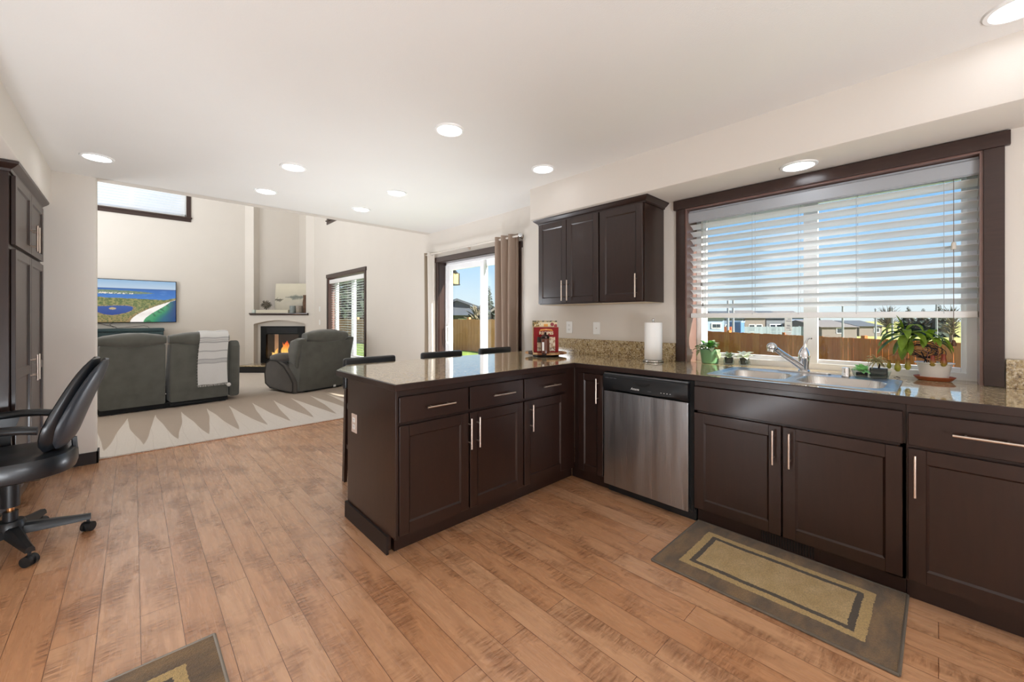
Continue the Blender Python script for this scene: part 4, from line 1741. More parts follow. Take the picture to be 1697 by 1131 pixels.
# pitcher plant
sc_ = (3.175, .016)
mb = MB().lathe([(0, 0), (.058, 0), (.066, .004), (.082, .022), (.080, .024), (.064, .010), (0, .008)], (sc_[0], sc_[1], .9145), 36, .8, 1)
tag(mb.build('plant_saucer', M_brick), 'oval terracotta saucer under the white pot', 'saucer')
pp = thing('pitcher_plant', 'large pitcher plant with strap leaves in an oval white pot on a saucer', 'plant', (sc_[0], sc_[1], .924))
MB().lathe([(0, 0), (.048, 0), (.054, .004), (.066, .072), (.070, .080), (.078, .084), (.077, .088), (.066, .086), (.060, .07), (0, .066)], (sc_[0], sc_[1], .9265), 40, .74, 1).build('pot', M_potw, pp)
MB().lathe([(0, .068), (.06, .07), (.03, .076), (0, .078)], (sc_[0], sc_[1], .9235), 20, .78, 1).build('soil', M_soil, pp)
mb = MB()
for k in range(20):                         # dark tangle of stems
    a0 = rnd.uniform(-.5, PI + .5)
    r_ = rnd.uniform(.025, .06)
    cy, cz = sc_[1] + .035 + rnd.uniform(-.02, .03), 1.075 + rnd.uniform(-.02, .015)
    pts = []
    for i in range(9):
        t = a0 + i * .42
        pts.append((sc_[0] + rnd.uniform(-.004, .004) + .03 * math.sin(k), cy + r_ * 1.25 * math.cos(t), cz + r_ * .75 * math.sin(t)))
    mb.tube(pts, .0017, 5)
for k in range(4):
    mb.tube([(sc_[0], sc_[1] + .02 * k - .02, .995), (sc_[0], sc_[1] + .035, 1.03), (sc_[0] - .01, sc_[1] + .02 + .03 * k, 1.07)], .003, 6)
mb.build('stem', M_root, pp, label='dark tangled stems')
mb = MB()
crown_ = Vector((3.135, .128, 1.165))
crown2 = Vector((3.14, .04, 1.125))
rl = random.Random(21)
specs = [(crown_, (-.3, .9, .45), .13, .030, 2.4), (crown_, (-.35, .75, -.45), .165, .042, .7), (crown_, (-.1, .22, 1), .10, .026, .5), (crown_, (-.2, -.3, .9), .12, .03, 2.6), (crown_, (-.4, -.8, .45), .15, .034, 1.9), (crown_, (-.1, -.95, .4), .17, .03, 1.5),
         (crown_, (-.6, .1, -.2), .13, .042, 1.2), (crown_, (-.3, .45, -.85), .12, .042, .5), (crown_, (-.5, -.45, .2), .14, .038, 1.7), (crown_, (-.2, .6, .7), .13, .034, 2.4), (crown_, (-.3, .9, .1), .14, .03, 1.8), (crown_, (-.3, -.2, -.9), .11, .042, .4), (crown_, (-.35, .12, -.95), .14, .044, .3),
         (crown_, (-.2, .35, .9), .11, .03, 2.0), (crown_, (-.45, -.1, .5), .12, .036, 2.6), (crown_, (-.3, .8, -.1), .13, .04, 1.1),
         (crown2, (-.3, -.9, .3), .12, .04, 1.9), (crown2, (-.1, -.8, .1), .11, .036, 1.8), (crown2, (-.4, .4, .6), .12, .036, 1.9), (crown2, (-.35, .8, .25), .12, .04, 1.4), (crown2, (-.2, -.1, 1), .10, .034, 2.2), (crown2, (-.5, -.4, .5), .10, .036, 2.2), (crown2, (-.3, .9, .4), .10, .034, 1.4), (crown2, (-.3, -.7, .6), .12, .036, 2.4), (crown2, (-.5, .1, .3), .10, .036, 2.0)]
for c_, d_, L_, W_, dr in specs:
    # blades hang with their faces turned a little to the room
    leaf(mb, c_ + Vector(d_) * .012 + Vector((rl.uniform(-.006, .006), rl.uniform(-.006, .006), 0)), d_, L_, W_, dr, .3, 9, 1.1)
mb.build('strap_leaves', M_leafd, pp, label='long arching olive-green leaves')


def mat_pitcher():
    t = NT('pitcher_body')
    tc = t.N('TexCoord')
    sp = t.N('SeparateXYZ')
    t.L(tc.outputs['Object'], sp.inputs[0])
    n = t.noise(t.coord(), 60, 3)
    f = t.rng(t.math('ADD', sp.outputs[2], t.math('MULTIPLY', n, .03)), .99, 1.05)
    t.L(t.mix(f, lin('#a7a83c'), lin('#8a3a25')), t.p.inputs['Base Color'])
    t.p.inputs['Roughness'].default_value = .35
    return t.m


M_pit = mat_pitcher()
for (x, y, z, r_, h) in ((3.13, .022, .995, .015, .06), (3.13, -.018, .997, .015, .066), (3.135, .158, .953, .015, .07), (3.15, .118, .965, .014, .065), (3.16, .195, .965, .011, .05)):
    mb = MB()
    mb.lathe([(0, 0), (r_ * .5, h * .03), (r_ * .95, h * .2), (r_, h * .38), (r_ * .7, h * .62), (r_ * .55, h * .82), (r_ * .75, h), (r_ * .55, h * .97), (r_ * .4, h * .8), (0, h * .6)], (x, y, z), 14)
    mb.tube([(x, y, z + .001), (x, y + r_ * 1.3, z + h * .25), (x + .003, y + r_ * 1.2, z + h * 1.3), (3.172, (y + .09) / 2, max(1.07, z + h * 1.4))], .0013, 5)
    mb.build('pitcher', M_pit, pp, label='red and yellow-green hanging pitcher')
mb = MB()
for k in range(9):
    a = k * 2.4
    leaf(mb, (3.135, .0, 1.0), (math.cos(a) * .7, math.sin(a) * .7, .8), .024, .014, .5, .4)
mb.build('small_green_sprout', M_mint, pp)

# ------------------------------------------------------------------ curtains
rod = thing('curtain_rod', 'pale curtain rod with round finial above the patio door', 'curtain rod', (3.05, 4.1, 2.15))
MB().cyl((3.05, 3.13, 2.150), (3.05, 5.06, 2.150), .012, n=14).build('rod', pm('satin_rod', '#d9d2c9', .35, metal=.3), rod)
mb = MB()
mb.lathe([(0, -.03), (.012, -.028), (.022, -.015), (.025, 0), (.022, .015), (.012, .028), (0, .03)], (0, 0, 0), 16)
mb.v = [Matrix.Translation((3.05, 3.105, 2.15)) @ Matrix.Rotation(PI / 2, 4, 'X') @ v for v in mb.v]
mb.build('finial', M_chrome, rod)
for y in (3.15, 4.1, 5.055):
    mb = MB().cyl((3.063, y, 2.15), (XW - .006, y, 2.15), .007, n=8).cyl((XW - .006, y, 2.15), (XW, y, 2.15), .025, n=14)
    mb.build('bracket', M_nickel, rod)


def curtain(name, label, y0, y1, waves, amp, mat, xc=3.05, z0=.02, z1=2.18, ph=0.0):
    t = thing(name, label, 'curtain', (xc, (y0 + y1) / 2, z1))
    n = waves * 16
    rows = []
    for k in range(15):
        f = k / 14
        z = z1 + (z0 - z1) * f
        row = []
        for i in range(n + 1):
            u = i / n
            a = amp * (1 - .15 * f) * math.sin(2 * PI * waves * u + ph) + .006 * math.sin(9 * u + 3 * f)
            row.append((xc + a, y0 + (y1 - y0) * u + .012 * math.sin(5 * f + 3 * u) * f, z))
        rows.append(row)
    MB().sheet(rows, .003).build('panel', mat, t)
    mb = MB()
    for k in range(waves * 2):
        y = y0 + (y1 - y0) * (k + .5) / (waves * 2)
        b = bmesh.new()
        bmesh.ops.create_cone(b, segments=16, radius1=.022, radius2=.022, depth=.006, cap_ends=False)
        bmesh.ops.transform(b, matrix=Matrix.Translation((xc, y, 2.15)) @ Matrix.Rotation(PI / 2, 4, 'X'), verts=b.verts[:])
        mb.bm(b)
    mb.build('grommet', M_nickel, t)
    return t


curtain('curtain', 'gathered taupe curtain hanging between the patio door and the wall cabinets', 3.16, 3.50, 3, .05, M_curt)
curtain('curtain', 'narrow white curtain hanging on the living-room side of the patio door', 4.855, 4.975, 1, .035, M_curtw, ph=.8)
curtain('curtain', 'thin edge of a tan curtain behind the white one', 5.0, 5.045, 1, .03, cloth('tan_curtain', '#a3937f', .2))

# ------------------------------------------------------------------ bar stools
def make_stool():
    t = thing('bar_stool', 'black leather bar stool tucked under the open end of the peninsula', 'stool', (0, 0, 0), 'bar stools behind the peninsula')
    w = .43
    MB().box(-w / 2, -.40, .55, w / 2, -.02, .63, .03, 4).build('seat', M_leather, t)
    mb = MB()
    rows = []
    for i in range(13):
        u = i / 12 - .5
        rows.append([(u * w, .008 - .06 * u * u * 0 + .03 * (1 - 4 * u * u) * .6, .70), (u * w, .03 + .03 * (1 - 4 * u * u) * .6, .93)])
    mb.box(-w / 2, -.005, .70, w / 2, .05, .946, .02, 4)
    mb.build('backrest', M_leather, t, label='padded black leather backrest')
    mb = MB().box(-w / 2 + .01, -.385, .49, w / 2 - .01, -.03, .552, .004)
    mb.build('seat_frame', M_stool, t)
    for sx in (-1, 1):
        for y in (-.37, -.005):
            mb = MB()
            x = sx * (w / 2 - .02)
            top = .72 if y > -.1 else .52
            mb.prism([(x - .018, y - .018), (x + .018, y - .018), (x + .018, y + .018), (x - .018, y + .018)], .0, top)
            for i, v in enumerate(mb.v):
                k = 1 - v.z / .72
                v.x += sx * .008 * k
                v.y += (-.01 if y < -.1 else .035) * k
                if v.z < .01:
                    v.x = (v.x - x - sx * .008 * k) * .7 + x + sx * .008 * k
            mb.build('leg', M_stool, t)
    mb = MB()
    for y, z in ((-.375, .22), (.01, .3)):
        mb.box(-w / 2 + .03, y - .01, z, w / 2 - .03, y + .01, z + .03)
    mb.build('stretcher', M_stool, t)
    mb = MB()
    for sx in (-1, 1):
        mb.box(sx * (w / 2 - .02) - .01, -.36, .26, sx * (w / 2 - .02) + .01, .0, .29)
    mb.build('side_stretcher', M_stool, t)
    return t


s0 = make_stool()
stools = [(1.385, 3.105, 'black leather bar stool at the open end of the peninsula'), (2.08, 3.13, 'black leather bar stool behind the middle of the peninsula'), (2.755, 3.16, 'black leather bar stool behind the peninsula nearest the patio door')]
for i, (x, y, lab) in enumerate(stools):
    o = s0 if i == 0 else dup(s0)
    o.location = (x, y, 0)
    o.rotation_euler = (0, 0, R((1.5, -2, 1)[i]))
    o['label'] = lab

# ------------------------------------------------------------------ office chair (faces the left wall)
oc = thing('office_chair', 'black leather office chair with armrests on a five-star caster base', 'chair', (0, 0, 0))
# local: faces -X, origin on the floor under the column
b_ = MB()
b_.lathe([(.0, .085), (.052, .085), (.058, .095), (.056, .15), (.048, .165), (0, .165)], (0, 0, 0), 28)
hub = b_.build('base_hub', M_blackp, oc)
for k in range(5):
    a = R(2 + 72 * k)
    d_ = Vector((math.cos(a), math.sin(a), 0))
    s_ = Vector((-d_.y, d_.x, 0))
    mb = MB()
    rows = []
    for f, hw, z1, z0 in ((.12, .034, .142, .088), (.4, .027, .128, .080), (.75, .021, .110, .074), (1.0, .018, .100, .072)):
        p = d_ * (.30 * f)
        rows.append([p - s_ * hw + Vector((0, 0, z0)), p - s_ * hw * .9 + Vector((0, 0, z1 - .012)), p - s_ * hw * .5 + Vector((0, 0, z1)), p + s_ * hw * .5 + Vector((0, 0, z1)), p + s_ * hw * .9 + Vector((0, 0, z1 - .012)), p + s_ * hw + Vector((0, 0, z0)), p - s_ * hw + Vector((0, 0, z0))])
    mb.sheet(rows)
    for r_ in (rows[0][:-1], rows[-1][:-1]):
        mb.raw(r_, [tuple(range(6))])
    lg = mb.build('leg', M_blackp, oc)
    ca = a + .9 + k * .7
    cd = Vector((math.cos(ca), math.sin(ca), 0))
    cs = Vector((-cd.y, cd.x, 0))
    p = d_ * .288
    mb = MB()
    for s in (-1, 1):
        mb.cyl(p + cs * (s * .006) + Vector((0, 0, .0275)), p + cs * (s * .023) + Vector((0, 0, .0275)), .0275, .0265, 20)
    mb.cyl(p + Vector((0, 0, .05)), p + Vector((0, 0, .085)), .007, n=8)
    mb.ball(p + Vector((0, 0, .036)), .024, .024, .02, 12, 8)
    mb.build('caster', M_rubber, lg)
mb = MB().cyl((0, 0, .16), (0, 0, .215), .028, n=20).cyl((0, 0, .24), (0, 0, .38), .034, .037, 20)
mb.build('column', M_blackp, oc)
MB().cyl((0, 0, .2), (0, 0, .26), .0145, n=16).build('gas_piston', pm('brass_chrome', '#d9a878', .15, metal=1), oc, label='shiny metal piston')
mb = MB().box(-.13, -.1, .375, .12, .1, .42, .012)
mb.box(-.02, .1, .385, .01, .30, .4)
mb.build('seat_plate', M_blackp, oc)
MB().lathe([(0, -.008), (.022, -.006), (.025, 0), (.022, .006), (0, .008)], (.0 - .005, .30, .392), 16, 1.4, 1).build('tilt_knob', M_blackg, oc)
mb = MB()
n = 40
prof = [(.5, .405), (.85, .405), (.97, .418), (1.0, .445), (1.0, .49), (.965, .515), (.85, .527), (.6, .53), (.3, .526), (0, .522)]
rows = []
for r_, z in prof:
    row = []
    for i in range(n + 1):
        t = 2 * PI * i / n
        ex = .8
        cx_, cy_ = math.copysign(abs(math.cos(t)) ** ex, math.cos(t)), math.copysign(abs(math.sin(t)) ** ex, math.sin(t))
        row.append((.005 + .245 * r_ * cx_, .245 * r_ * cy_, z + .012 * r_ * (cx_ > 0) * abs(cx_) ** 2 * 0))
    rows.append(row)
mb.sheet(rows)
mb.build('seat', M_leather, oc, label='black leather seat')
MB().tube([(.12, 0, .402), (.19, 0, .404), (.225, 0, .415), (.240, 0, .455), (.232, 0, .57)], [.02, .016, .013, .012, .012], 6).build('back_bracket', M_blackp, oc)


def back_shape(x_off, th0, th1, grow):
    rows = []
    for k in range(15):
        f = k / 14
        z = .535 + .485 * f
        lean = .16 + .17 * f ** 1.15
        hw = (.205 - .06 * (f ** 3) - .05 * max(0, .25 - f) * 3) * grow
        rows.append((lean, z, hw, f))
    return rows


mb = MB()
prs = back_shape(0, 0, 0, 1)


def pad(mb, prs, xo, thick, g=1.0, curve=.05):
    """rounded pad: closed rings around the height"""
    loops = []
    for lean, z, hw, f in prs:
        e = max(.3, (1 - abs(2 * f - 1) ** 6) ** .5)
        w, th = hw * g * (.8 + .2 * e), thick * e * (1.1 - .5 * f)
        loop = []
        for i in range(28):
            t = 2 * PI * i / 28
            c_, s_ = math.cos(t), math.sin(t)
            yy = w * math.copysign(abs(s_) ** .7, s_)
            xx = th * .5 * math.copysign(abs(c_) ** .7, c_)
            loop.append((lean + xo + xx - curve * (yy / .2) ** 2, yy, z))
        loops.append(loop)
    loft(mb, loops)
    mb.raw(loops[0], [tuple(range(28))])
    mb.raw(loops[-1], [tuple(range(28))])


pad(mb, prs, 0, .10)
mb.build('backrest', M_leather, oc, label='tall curved black leather backrest')
mb = MB()
pad(mb, [(l, z * .96 + .03, w, f) for l, z, w, f in prs], .04, .075, .95)
mb.build('back_shell', pm('grey_back_shell', '#2c3036', .4, bump=.2, bscale=200, bdist=.001), oc, label='grey-black back shell')
for s in (-1, 1):
    y = s * .27
    mb = MB()
    path = [(-.20, .672), (-.12, .69), (0, .695), (.07, .69), (.125, .678)]
    rows = []
    for k, (x, z) in enumerate(path):
        w_ = .036 if 0 < k < 4 else .024
        row = []
        for i in range(17):
            t = 2 * PI * i / 16
            row.append((x, y + w_ * math.cos(t), z + .021 * math.sin(t)))
        rows.append(row)
    mb.sheet(rows)
    mb.raw(rows[0][:-1], [tuple(range(16))])
    mb.raw(rows[-1][:-1], [tuple(range(16))])
    ar = mb.build('armrest', M_blackp, oc)
    mb = MB()
    mb.prism([(-.09, .40), (-.03, .40), (-.035, .56), (0, .68), (-.12, .68), (-.10, .56)], y - .012, y + .012, axis='Y')
    mb.box(-.09, min(y, s * .10), .395, -.03, max(y, s * .10), .41)
    mb.build('arm_support', M_blackp, ar)
oc.location = (-.482, 3.43, 0)

# ------------------------------------------------------------------ living room: sofa


def seat_back(mb, x0, x1, lean=.10):
    """upholstered back with an overstuffed head roll; local +Y faces the room front"""
    mb.prism([(.0, .09), (.02, .075), (.22, .12), (.26, .5), (.12, .93), (-.02 - lean * .3, .92), (-.03 - lean * .3, .88)], x0, x1, .02, 2, 'X')


def roll(x0, x1, y, z, ry, rz, dz=0):
    mb = MB()
    n, m = 14, 24
    loops = []
    for k in range(n + 1):
        f = k / n
        e = max(.35, math.sin(PI * f)) ** .35
        e = e * (1 if 0 < k < n else .75)
        x = x0 + (x1 - x0) * f
        loops.append([(x, y + ry * e * math.copysign(abs(math.cos(2 * PI * i / m)) ** .8, math.cos(2 * PI * i / m)), z + rz * e * math.copysign(abs(math.sin(2 * PI * i / m)) ** .8, math.sin(2 * PI * i / m)) + .006 * noise.noise(Vector((x * 14, i * .5, z)))) for i in range(m)])
    loft(mb, loops)
    mb.raw(loops[0], [tuple(range(m))])
    mb.raw(loops[-1], [tuple(range(m))])
    return mb


so = thing('sofa', 'grey two-seat reclining sofa seen from behind, facing the television', 'sofa', (0, 0, 0))
for x0, x1 in ((-.665, -.025), (.02, .70)):
    mb = MB()
    mb.prism([(.0, .075), (.24, .075), (.30, .5), (.16, .88), (-.03, .89), (-.035, .86)], x0, x1, .022, 3, 'X')
    b_ = mb.build('back', M_cush, so)
    roll(x0 - .008, x1 + .008, .045, .945, .135, .10).build('head_roll', M_cush, b_, label='overstuffed head roll')
    roll(x0 + .03, x1 - .03, .17, .72, .12, .16).build('back_cushion', M_cush, b_)
    MB().box(x0, .25, .25, x1, .90, .47, .06, 4).build('seat', M_cush, so)
    MB().box(x0 + .01, .80, .09, x1 - .01, .915, .40, .04, 3).build('footrest', M_cush, so)
for x0, x1 in ((-.84, -.67), (.705, .86)):
    mb = MB()
    mb.prism([(.03, .06), (.92, .06), (.95, .30), (.93, .58), (.80, .64), (.40, .66), (.22, .86), (.06, .90), (.0, .82)], x0, x1, .05, 4, 'X')
    mb.build('arm', M_cush, so)
mb = MB().box(-.66, .04, .012, .70, .85, .075)
mb.box(.02, -.01, .03, .45, .06, .06)
mb.build('base', M_black, so, label='black base frame')
mb = MB()
for x in (-.55, .62):
    mb.box(x, .05, .0, x + .06, .8, .014)
mb.build('glide', M_blackp, so)
so.location = (.345, 7.245, .012)
so.rotation_euler = (0, 0, R(6.5))
# throw
th = thing('throw_blanket', 'white striped throw draped over the sofa back', 'blanket', (0, 0, 0))
path = [(.20, .80), (.19, .9), (.17, 1.0), (.11, 1.045), (.04, 1.052), (-.04, 1.04), (-.085, .99), (-.093, .93), (-.075, .86), (-.065, .80)]
path += [(-.062 + .04 * (i / 12), .78 - .50 * i / 12) for i in range(1, 13)]
L_ = 0
acc = [0]
for a, b in zip(path[:-1], path[1:]):
    L_ += math.dist(a, b)
    acc.append(L_)
rows, uvs = [], []
for k, (y, z) in enumerate(path):
    f = acc[k] / L_
    row = []
    for i in range(13):
        u = i / 12
        x = .33 + .335 * u + .02 * f * u + .012 * math.sin(6 * f)
        row.append((x, y - .006 - .004 * math.sin(u * 11 + f * 4) * (z < .9), z + .004 * math.sin(u * 9)))
        uvs.append((u, f))
    rows.append(row)
mb = MB().sheet(rows, .009)
fab = mb.build('fabric', mat_blanket(), th)
uvl = fab.data.uv_layers.new(name='UVMap')
nv = len(uvs)
for lp in fab.data.loops:
    uvl.data[lp.index].uv = uvs[lp.vertex_index % nv]
mb = MB()
rnd = random.Random(5)
for side in (0, -1):
    for i in range(30):
        p = Vector(rows[-1][0]).lerp(Vector(rows[-1][-1]), i / 29)
        if side == -1:
            break
        mb.tube([p, p + Vector((rnd.uniform(-.004, .004), -.004, -.015)), p + Vector((rnd.uniform(-.008, .008), -.002, -.03))], .0025, 5)
for k in range(8, len(rows), 1):
    p = Vector(rows[k][0])
    mb.tube([p, p + Vector((-.012, -.002, -.006))], .002, 4)
mb.ball(Vector(rows[-1][-1]) + Vector((.012, -.012, -.035)), .028, .02, .03, 10, 8)
mb.build('fringe', pm('white_fringe', '#dedcd9', .95, bump=.5, bscale=200, bdist=.004), th)
th.location = so.location
th.rotation_euler = so.rotation_euler

# ------------------------------------------------------------------ recliner
rc = thing('recliner', 'grey upholstered recliner armchair turned towards the fireplace', 'armchair', (0, 0, 0))
mb = MB()
mb.prism([(.0, .03), (.22, .05), (.28, .5), (.16, .80), (-.10, .83), (-.105, .79)], -.45, .45, .02, 3, 'X')
b_ = mb.build('back', M_cush, rc, label='flat grey back panel')
roll(-.37, .37, -.02, .90, .145, .115).build('head_roll', M_cush, b_, label='overstuffed head roll')
roll(-.38, .38, .16, .70, .12, .16).build('back_cushion', M_cush, b_)
for s in (-1, 1):
    mb = MB()
    x0, x1 = (.36, .50) if s > 0 else (-.50, -.36)
    mb.prism([(.10, .46), (.20, .50), (.24, .70), (.16, .84), (.0, .885), (-.10, .87), (-.09, .80), (.02, .4)], x0, x1, .045, 4, 'X')
    mb.build('wing', M_cush, rc)
    mb = MB()
    x0, x1 = (.40, .51) if s > 0 else (-.51, -.40)
    mb.prism([(.03, .02), (.10, .0), (.70, .03), (.84, .10), (.86, .28), (.82, .46), (.70, .53), (.50, .52), (.30, .44), (.12, .28), (.04, .18)], x0, x1, .03, 4, 'X')
    a_ = mb.build('arm', M_cushd, rc)
    xo = .512 if s > 0 else -.512
    mb = MB().tube([(xo * .99, y, z) for y, z in [(.06, .04), (.12, .02), (.69, .05), (.82, .115), (.84, .28), (.80, .45), (.69, .51), (.50, .50), (.31, .42), (.14, .27), (.06, .17), (.06, .04)]], .012, 8)
    mb.build('piping', pm('dark_welt', '#2b2724', .8), a_, label='dark welt around the side panel')
    mb = roll(.0, .62, 0, 0, .085, .075)
    mb.v = [Matrix.Translation((s * .43, .14, .58)) @ Matrix.Rotation(PI / 2, 4, 'Z') @ Matrix.Rotation(R(4), 4, 'Y') @ v for v in mb.v]
    mb.build('arm_pad', M_cushd, a_, label='puffy arm pad')
MB().box(-.4, .22, .22, .4, .85, .48, .06, 4).build('seat', M_cush, rc)
MB().box(-.38, .78, .06, .38, .87, .40, .03, 3).build('footrest', M_cush, rc)
mb = MB().box(-.30, .05, -.0, -.22, .75, .035)
mb.box(.22, .05, -.0, .30, .75, .035).box(-.30, .0, .01, .30, .06, .03)
mb.build('base', M_black, rc, label='black metal base')
MB().box(.15, -.012, .02, .19, 0, .055).build('tag', M_white, rc)
rc.location = (2.43, 7.32, .012)
rc.rotation_euler = (0, 0, R(17))
rc.scale = (1.07, 1.03, 1.03)

# ------------------------------------------------------------------ television and console
tv = thing('television', 'large flat television showing a coast and a blue lagoon, mounted on the far wall', 'television', (-.1, YF - .05, 1.6))
MB().box(-.88, YF - .065, 1.16, .675, YF - .03, 2.032, .004).build('bezel', M_blackg, tv)
MB().box(-.4, YF - .04, 1.35, .2, YF - .001, 1.85).build('wall_mount', M_black, tv)


def tv_pic(u, v):
    u0 = u
    u = (u - .213) / (1 - .213)          # the part right of the wall edge carries the photographed view
    v_ = v
    sky_b = .80
    if v_ > sky_b + .005:
        return lerp(rgb('#b9cbdc'), rgb('#8fb2d2'), (v_ - sky_b) / .2)
    if v_ > .775:
        return rgb('#2e5d9c')
    land_top = .585 - .05 * u + .008 * fb(u, v_, 12, 1) + .06 * max(0, (u - .85) / .15)
    isl = (.715 - .02 * u, .045 * max(0, 1 - max(0, (u - .1) / .62) ** 3))
    if u < .72 and abs(v_ - isl[0]) < isl[1]:
        if v_ < isl[0] - .01 and fb(u, v_, 40, 4) > .02 and u < .45:
            return rgb('#e3dccf')
        return lerp(rgb('#5f7a63'), rgb('#7f8d70'), .5 + fb(u, v_, 30, 2))
    if v_ > land_top:
        c = lerp(rgb('#3a76c0'), rgb('#2a63ad'), (v_ - .55) / .25)
        return lerp(c, rgb('#6b9ad0'), max(0, fb(u, v_ * 4, 9, 7)) * .5)
    # sea on the right, beach diagonal
    bl_ = .41 + .54 * (max(0, v_) / .52) ** 1.7
    wd = .155 * max(0, 1 - (v_ / .5) ** 4) + .01
    if u > bl_ + wd:
        d = (u - bl_ - wd)
        c = lerp(rgb('#4f9a6a'), rgb('#2c8a5c'), d / .15)
        c = lerp(c, rgb('#1d5a78'), (d - .12) / .12)
        c = lerp(c, rgb('#123a72'), (u - .86) / .14)
        if fb(u * 2 + v_, v_, 9, 5) > .3 and d < .12:
            c = rgb('#2d6b4a')
        return c
    if u > bl_:
        return lerp(rgb('#f4eee8'), rgb('#e6ddd6'), fb(u, v_, 8, 3))
    # lagoon
    e = ((u - .21) / .235) ** 2 + ((v_ - .305 + .03 * math.sin(u * 9)) / .108) ** 2 + .12 * fb(u, v_, 8, 8)
    if ((u - .2) / .042) ** 2 + ((v_ - .32) / .028) ** 2 < 1:
        return rgb('#b7a27a')
    if e < 1:
        return lerp(rgb('#1b3f88'), rgb('#2a5098'), (v_ - .2) / .2)
    g = fb(u, v_, 22, 6)
    c = lerp(rgb('#62703c'), rgb('#959058'), .5 + g * 1.4)
    c = lerp(c, rgb('#a3825a'), max(0, min(1, (.30 - v_) / .3 + .3 * fb(u, v_, 10, 12))) * .7)
    if e < 1.35 or u > bl_ - .05:
        c = lerp(c, rgb('#a88560'), .6)
    if fb(u, v_, 45, 13) > .22:
        c = lerp(c, rgb('#36512a'), .6)
    return c


picture('screen', MY(-.868, YF - .0665, 1.172), 1.531, .848, 230, 130, tv_pic, mat_attr('tv_picture', .95, .3), tv)
cn = thing('media_console', 'dark teal media console under the television', 'console', (0, 10.95, 0))
M_teal = pm('dark_teal_paint', '#2c4348', .45)
MB().box(-.95, 10.88, .08, .452, 11.28, .985).build('body', M_teal, cn)
MB().box(-.97, 10.86, .985, .462, 11.29, 1.045, .004).build('top', M_teal, cn)
for k in range(3):
    x = -.94 + k * .464
    shaker(MY(x, 10.86, .10), .455, .87, 'door', cn, M_teal)
for x in (-.93, .40):
    for y in (10.9, 11.22):
        MB().box(x, y, .012, x + .04, y + .04, .09).build('leg', M_teal, cn)
cb_ = MB().tube([(-.53, YF - .01, 1.165), (-.42, YF - .02, 1.12), (-.26, YF - .03, 1.075), (-.24, YF - .05, 1.047)], .004, 6)
cb_.tube([(-.29, YF - .012, 1.165), (-.345, YF - .012, 1.12), (-.30, YF - .02, 1.075), (-.24, YF - .05, 1.047)], .0035, 6)
cb_.tube([(-.24, YF - .05, 1.05), (0, YF - .02, 1.075), (.15, YF - .02, 1.095), (.22, YF - .03, 1.075), (.24, YF - .08, 1.047)], .0035, 6)
tag(cb_.build('television_cables', M_blackp), 'thin black cables hanging below the television', 'cable')

# ------------------------------------------------------------------ corner fireplace (local X along the wall, +Y into the wall)
A_ = Vector((1.935, 11.32, 0))
MF = Matrix.Translation(A_) @ Matrix.Rotation(-PI / 4, 4, 'Z')
sA, sB, LW = .21, 1.475, 1.676


def arch(s):
    f = (s - (sA + sB) / 2) / ((sB - sA) / 2)
    return 1.105 + .095 * (1 - f * f)


mb = MB(MF)
mb.box(0, 0, 0, sA, .6, 1.33)
mb.box(sB, 0, 0, LW, .6, 1.33)
n = 28
for i in range(n):
    a = sA + (sB - sA) * i / n
    b = sA + (sB - sA) * (i + 1) / n
    mb.raw([(a, 0, arch(a)), (b, 0, arch(b)), (b, 0, 1.33), (a, 0, 1.33), (a, .14, arch(a)), (b, .14, arch(b))], [(0, 1, 2, 3), (0, 4, 5, 1)])
mb.raw([(0, 0, 1.33), (LW, 0, 1.33), (LW / 2, LW / 2, 1.33)], [(0, 1, 2)])
iL, iR, iT = .31, 1.37, 1.055
mb.box(sA, .14, 0, iL, .55, 1.22)
mb.box(iR, .14, 0, sB, .55, 1.22)
mb.box(iL, .14, iT, iR, .55, 1.22)
mb.box(iL, .14, 0, iR, .55, .17)
mb.box(0, 0, 1.33, sA, .20, TALL)
mb.box(sB, 0, 1.33, LW, .20, TALL)
struct(mb.build('wall_fireplace', M_wall))
fp = thing('fireplace', 'black gas fireplace insert with burning logs in the corner', 'fireplace', (2.5, 10.8, .17))
mb = MB(MF)
mb.box(iL, .10, .17, iL + .13, .16, iT)
mb.box(iR - .13, .10, .17, iR, .16, iT)
mb.box(iL + .13, .10, .86, iR - .13, .16, iT)
mb.box(iL + .13, .10, .17, iR - .13, .16, .27)
mb.build('surround', pm('matt_black_metal', '#060606', .5, spec=.25), fp, label='matt black surround')
mb = MB(MF)
for k in range(5):
    mb.box(iL + .16, .092, .895 + k * .026, iR - .16, .102, .905 + k * .026)
mb.build('louvres', M_blackp, fp)
mb = MB(MF)
fx0_, fx1_ = iL + .13, iR - .13
mb.box(fx0_, .50, .22, fx1_, .52, .9)
mb.box(fx0_, .16, .22, fx1_, .52, .26)
mb.box(fx0_, .16, .87, fx1_, .52, .9)
mb.box(fx0_ - .01, .16, .22, fx0_, .52, .9)
mb.box(fx1_, .16, .22, fx1_ + .01, .52, .9)
mb.build('firebox', pm('sooty_firebox', '#151312', .6, var=.4, vscale=6), fp)
MB(MF).box(fx0_, .135, .27, fx1_, .139, .86).build('glass_front', glass_mat('fire_glass', (.93, .93, .95, 1), 1.5), fp)
for (x0, y0, z0, x1, y1, z1, r_) in ((.55, .30, .31, 1.13, .32, .33, .04), (.62, .38, .35, 1.05, .26, .40, .035), (.7, .24, .30, .98, .40, .42, .03), (.52, .25, .29, .8, .27, .30, .035)):
    MB(MF).tube([(x0, y0, z0), ((x0 + x1) / 2, (y0 + y1) / 2 + .01, (z0 + z1) / 2 + .015), (x1, y1, z1)], [r_, r_ * 1.05, r_ * .9], 10).build('log', M_log, fp)


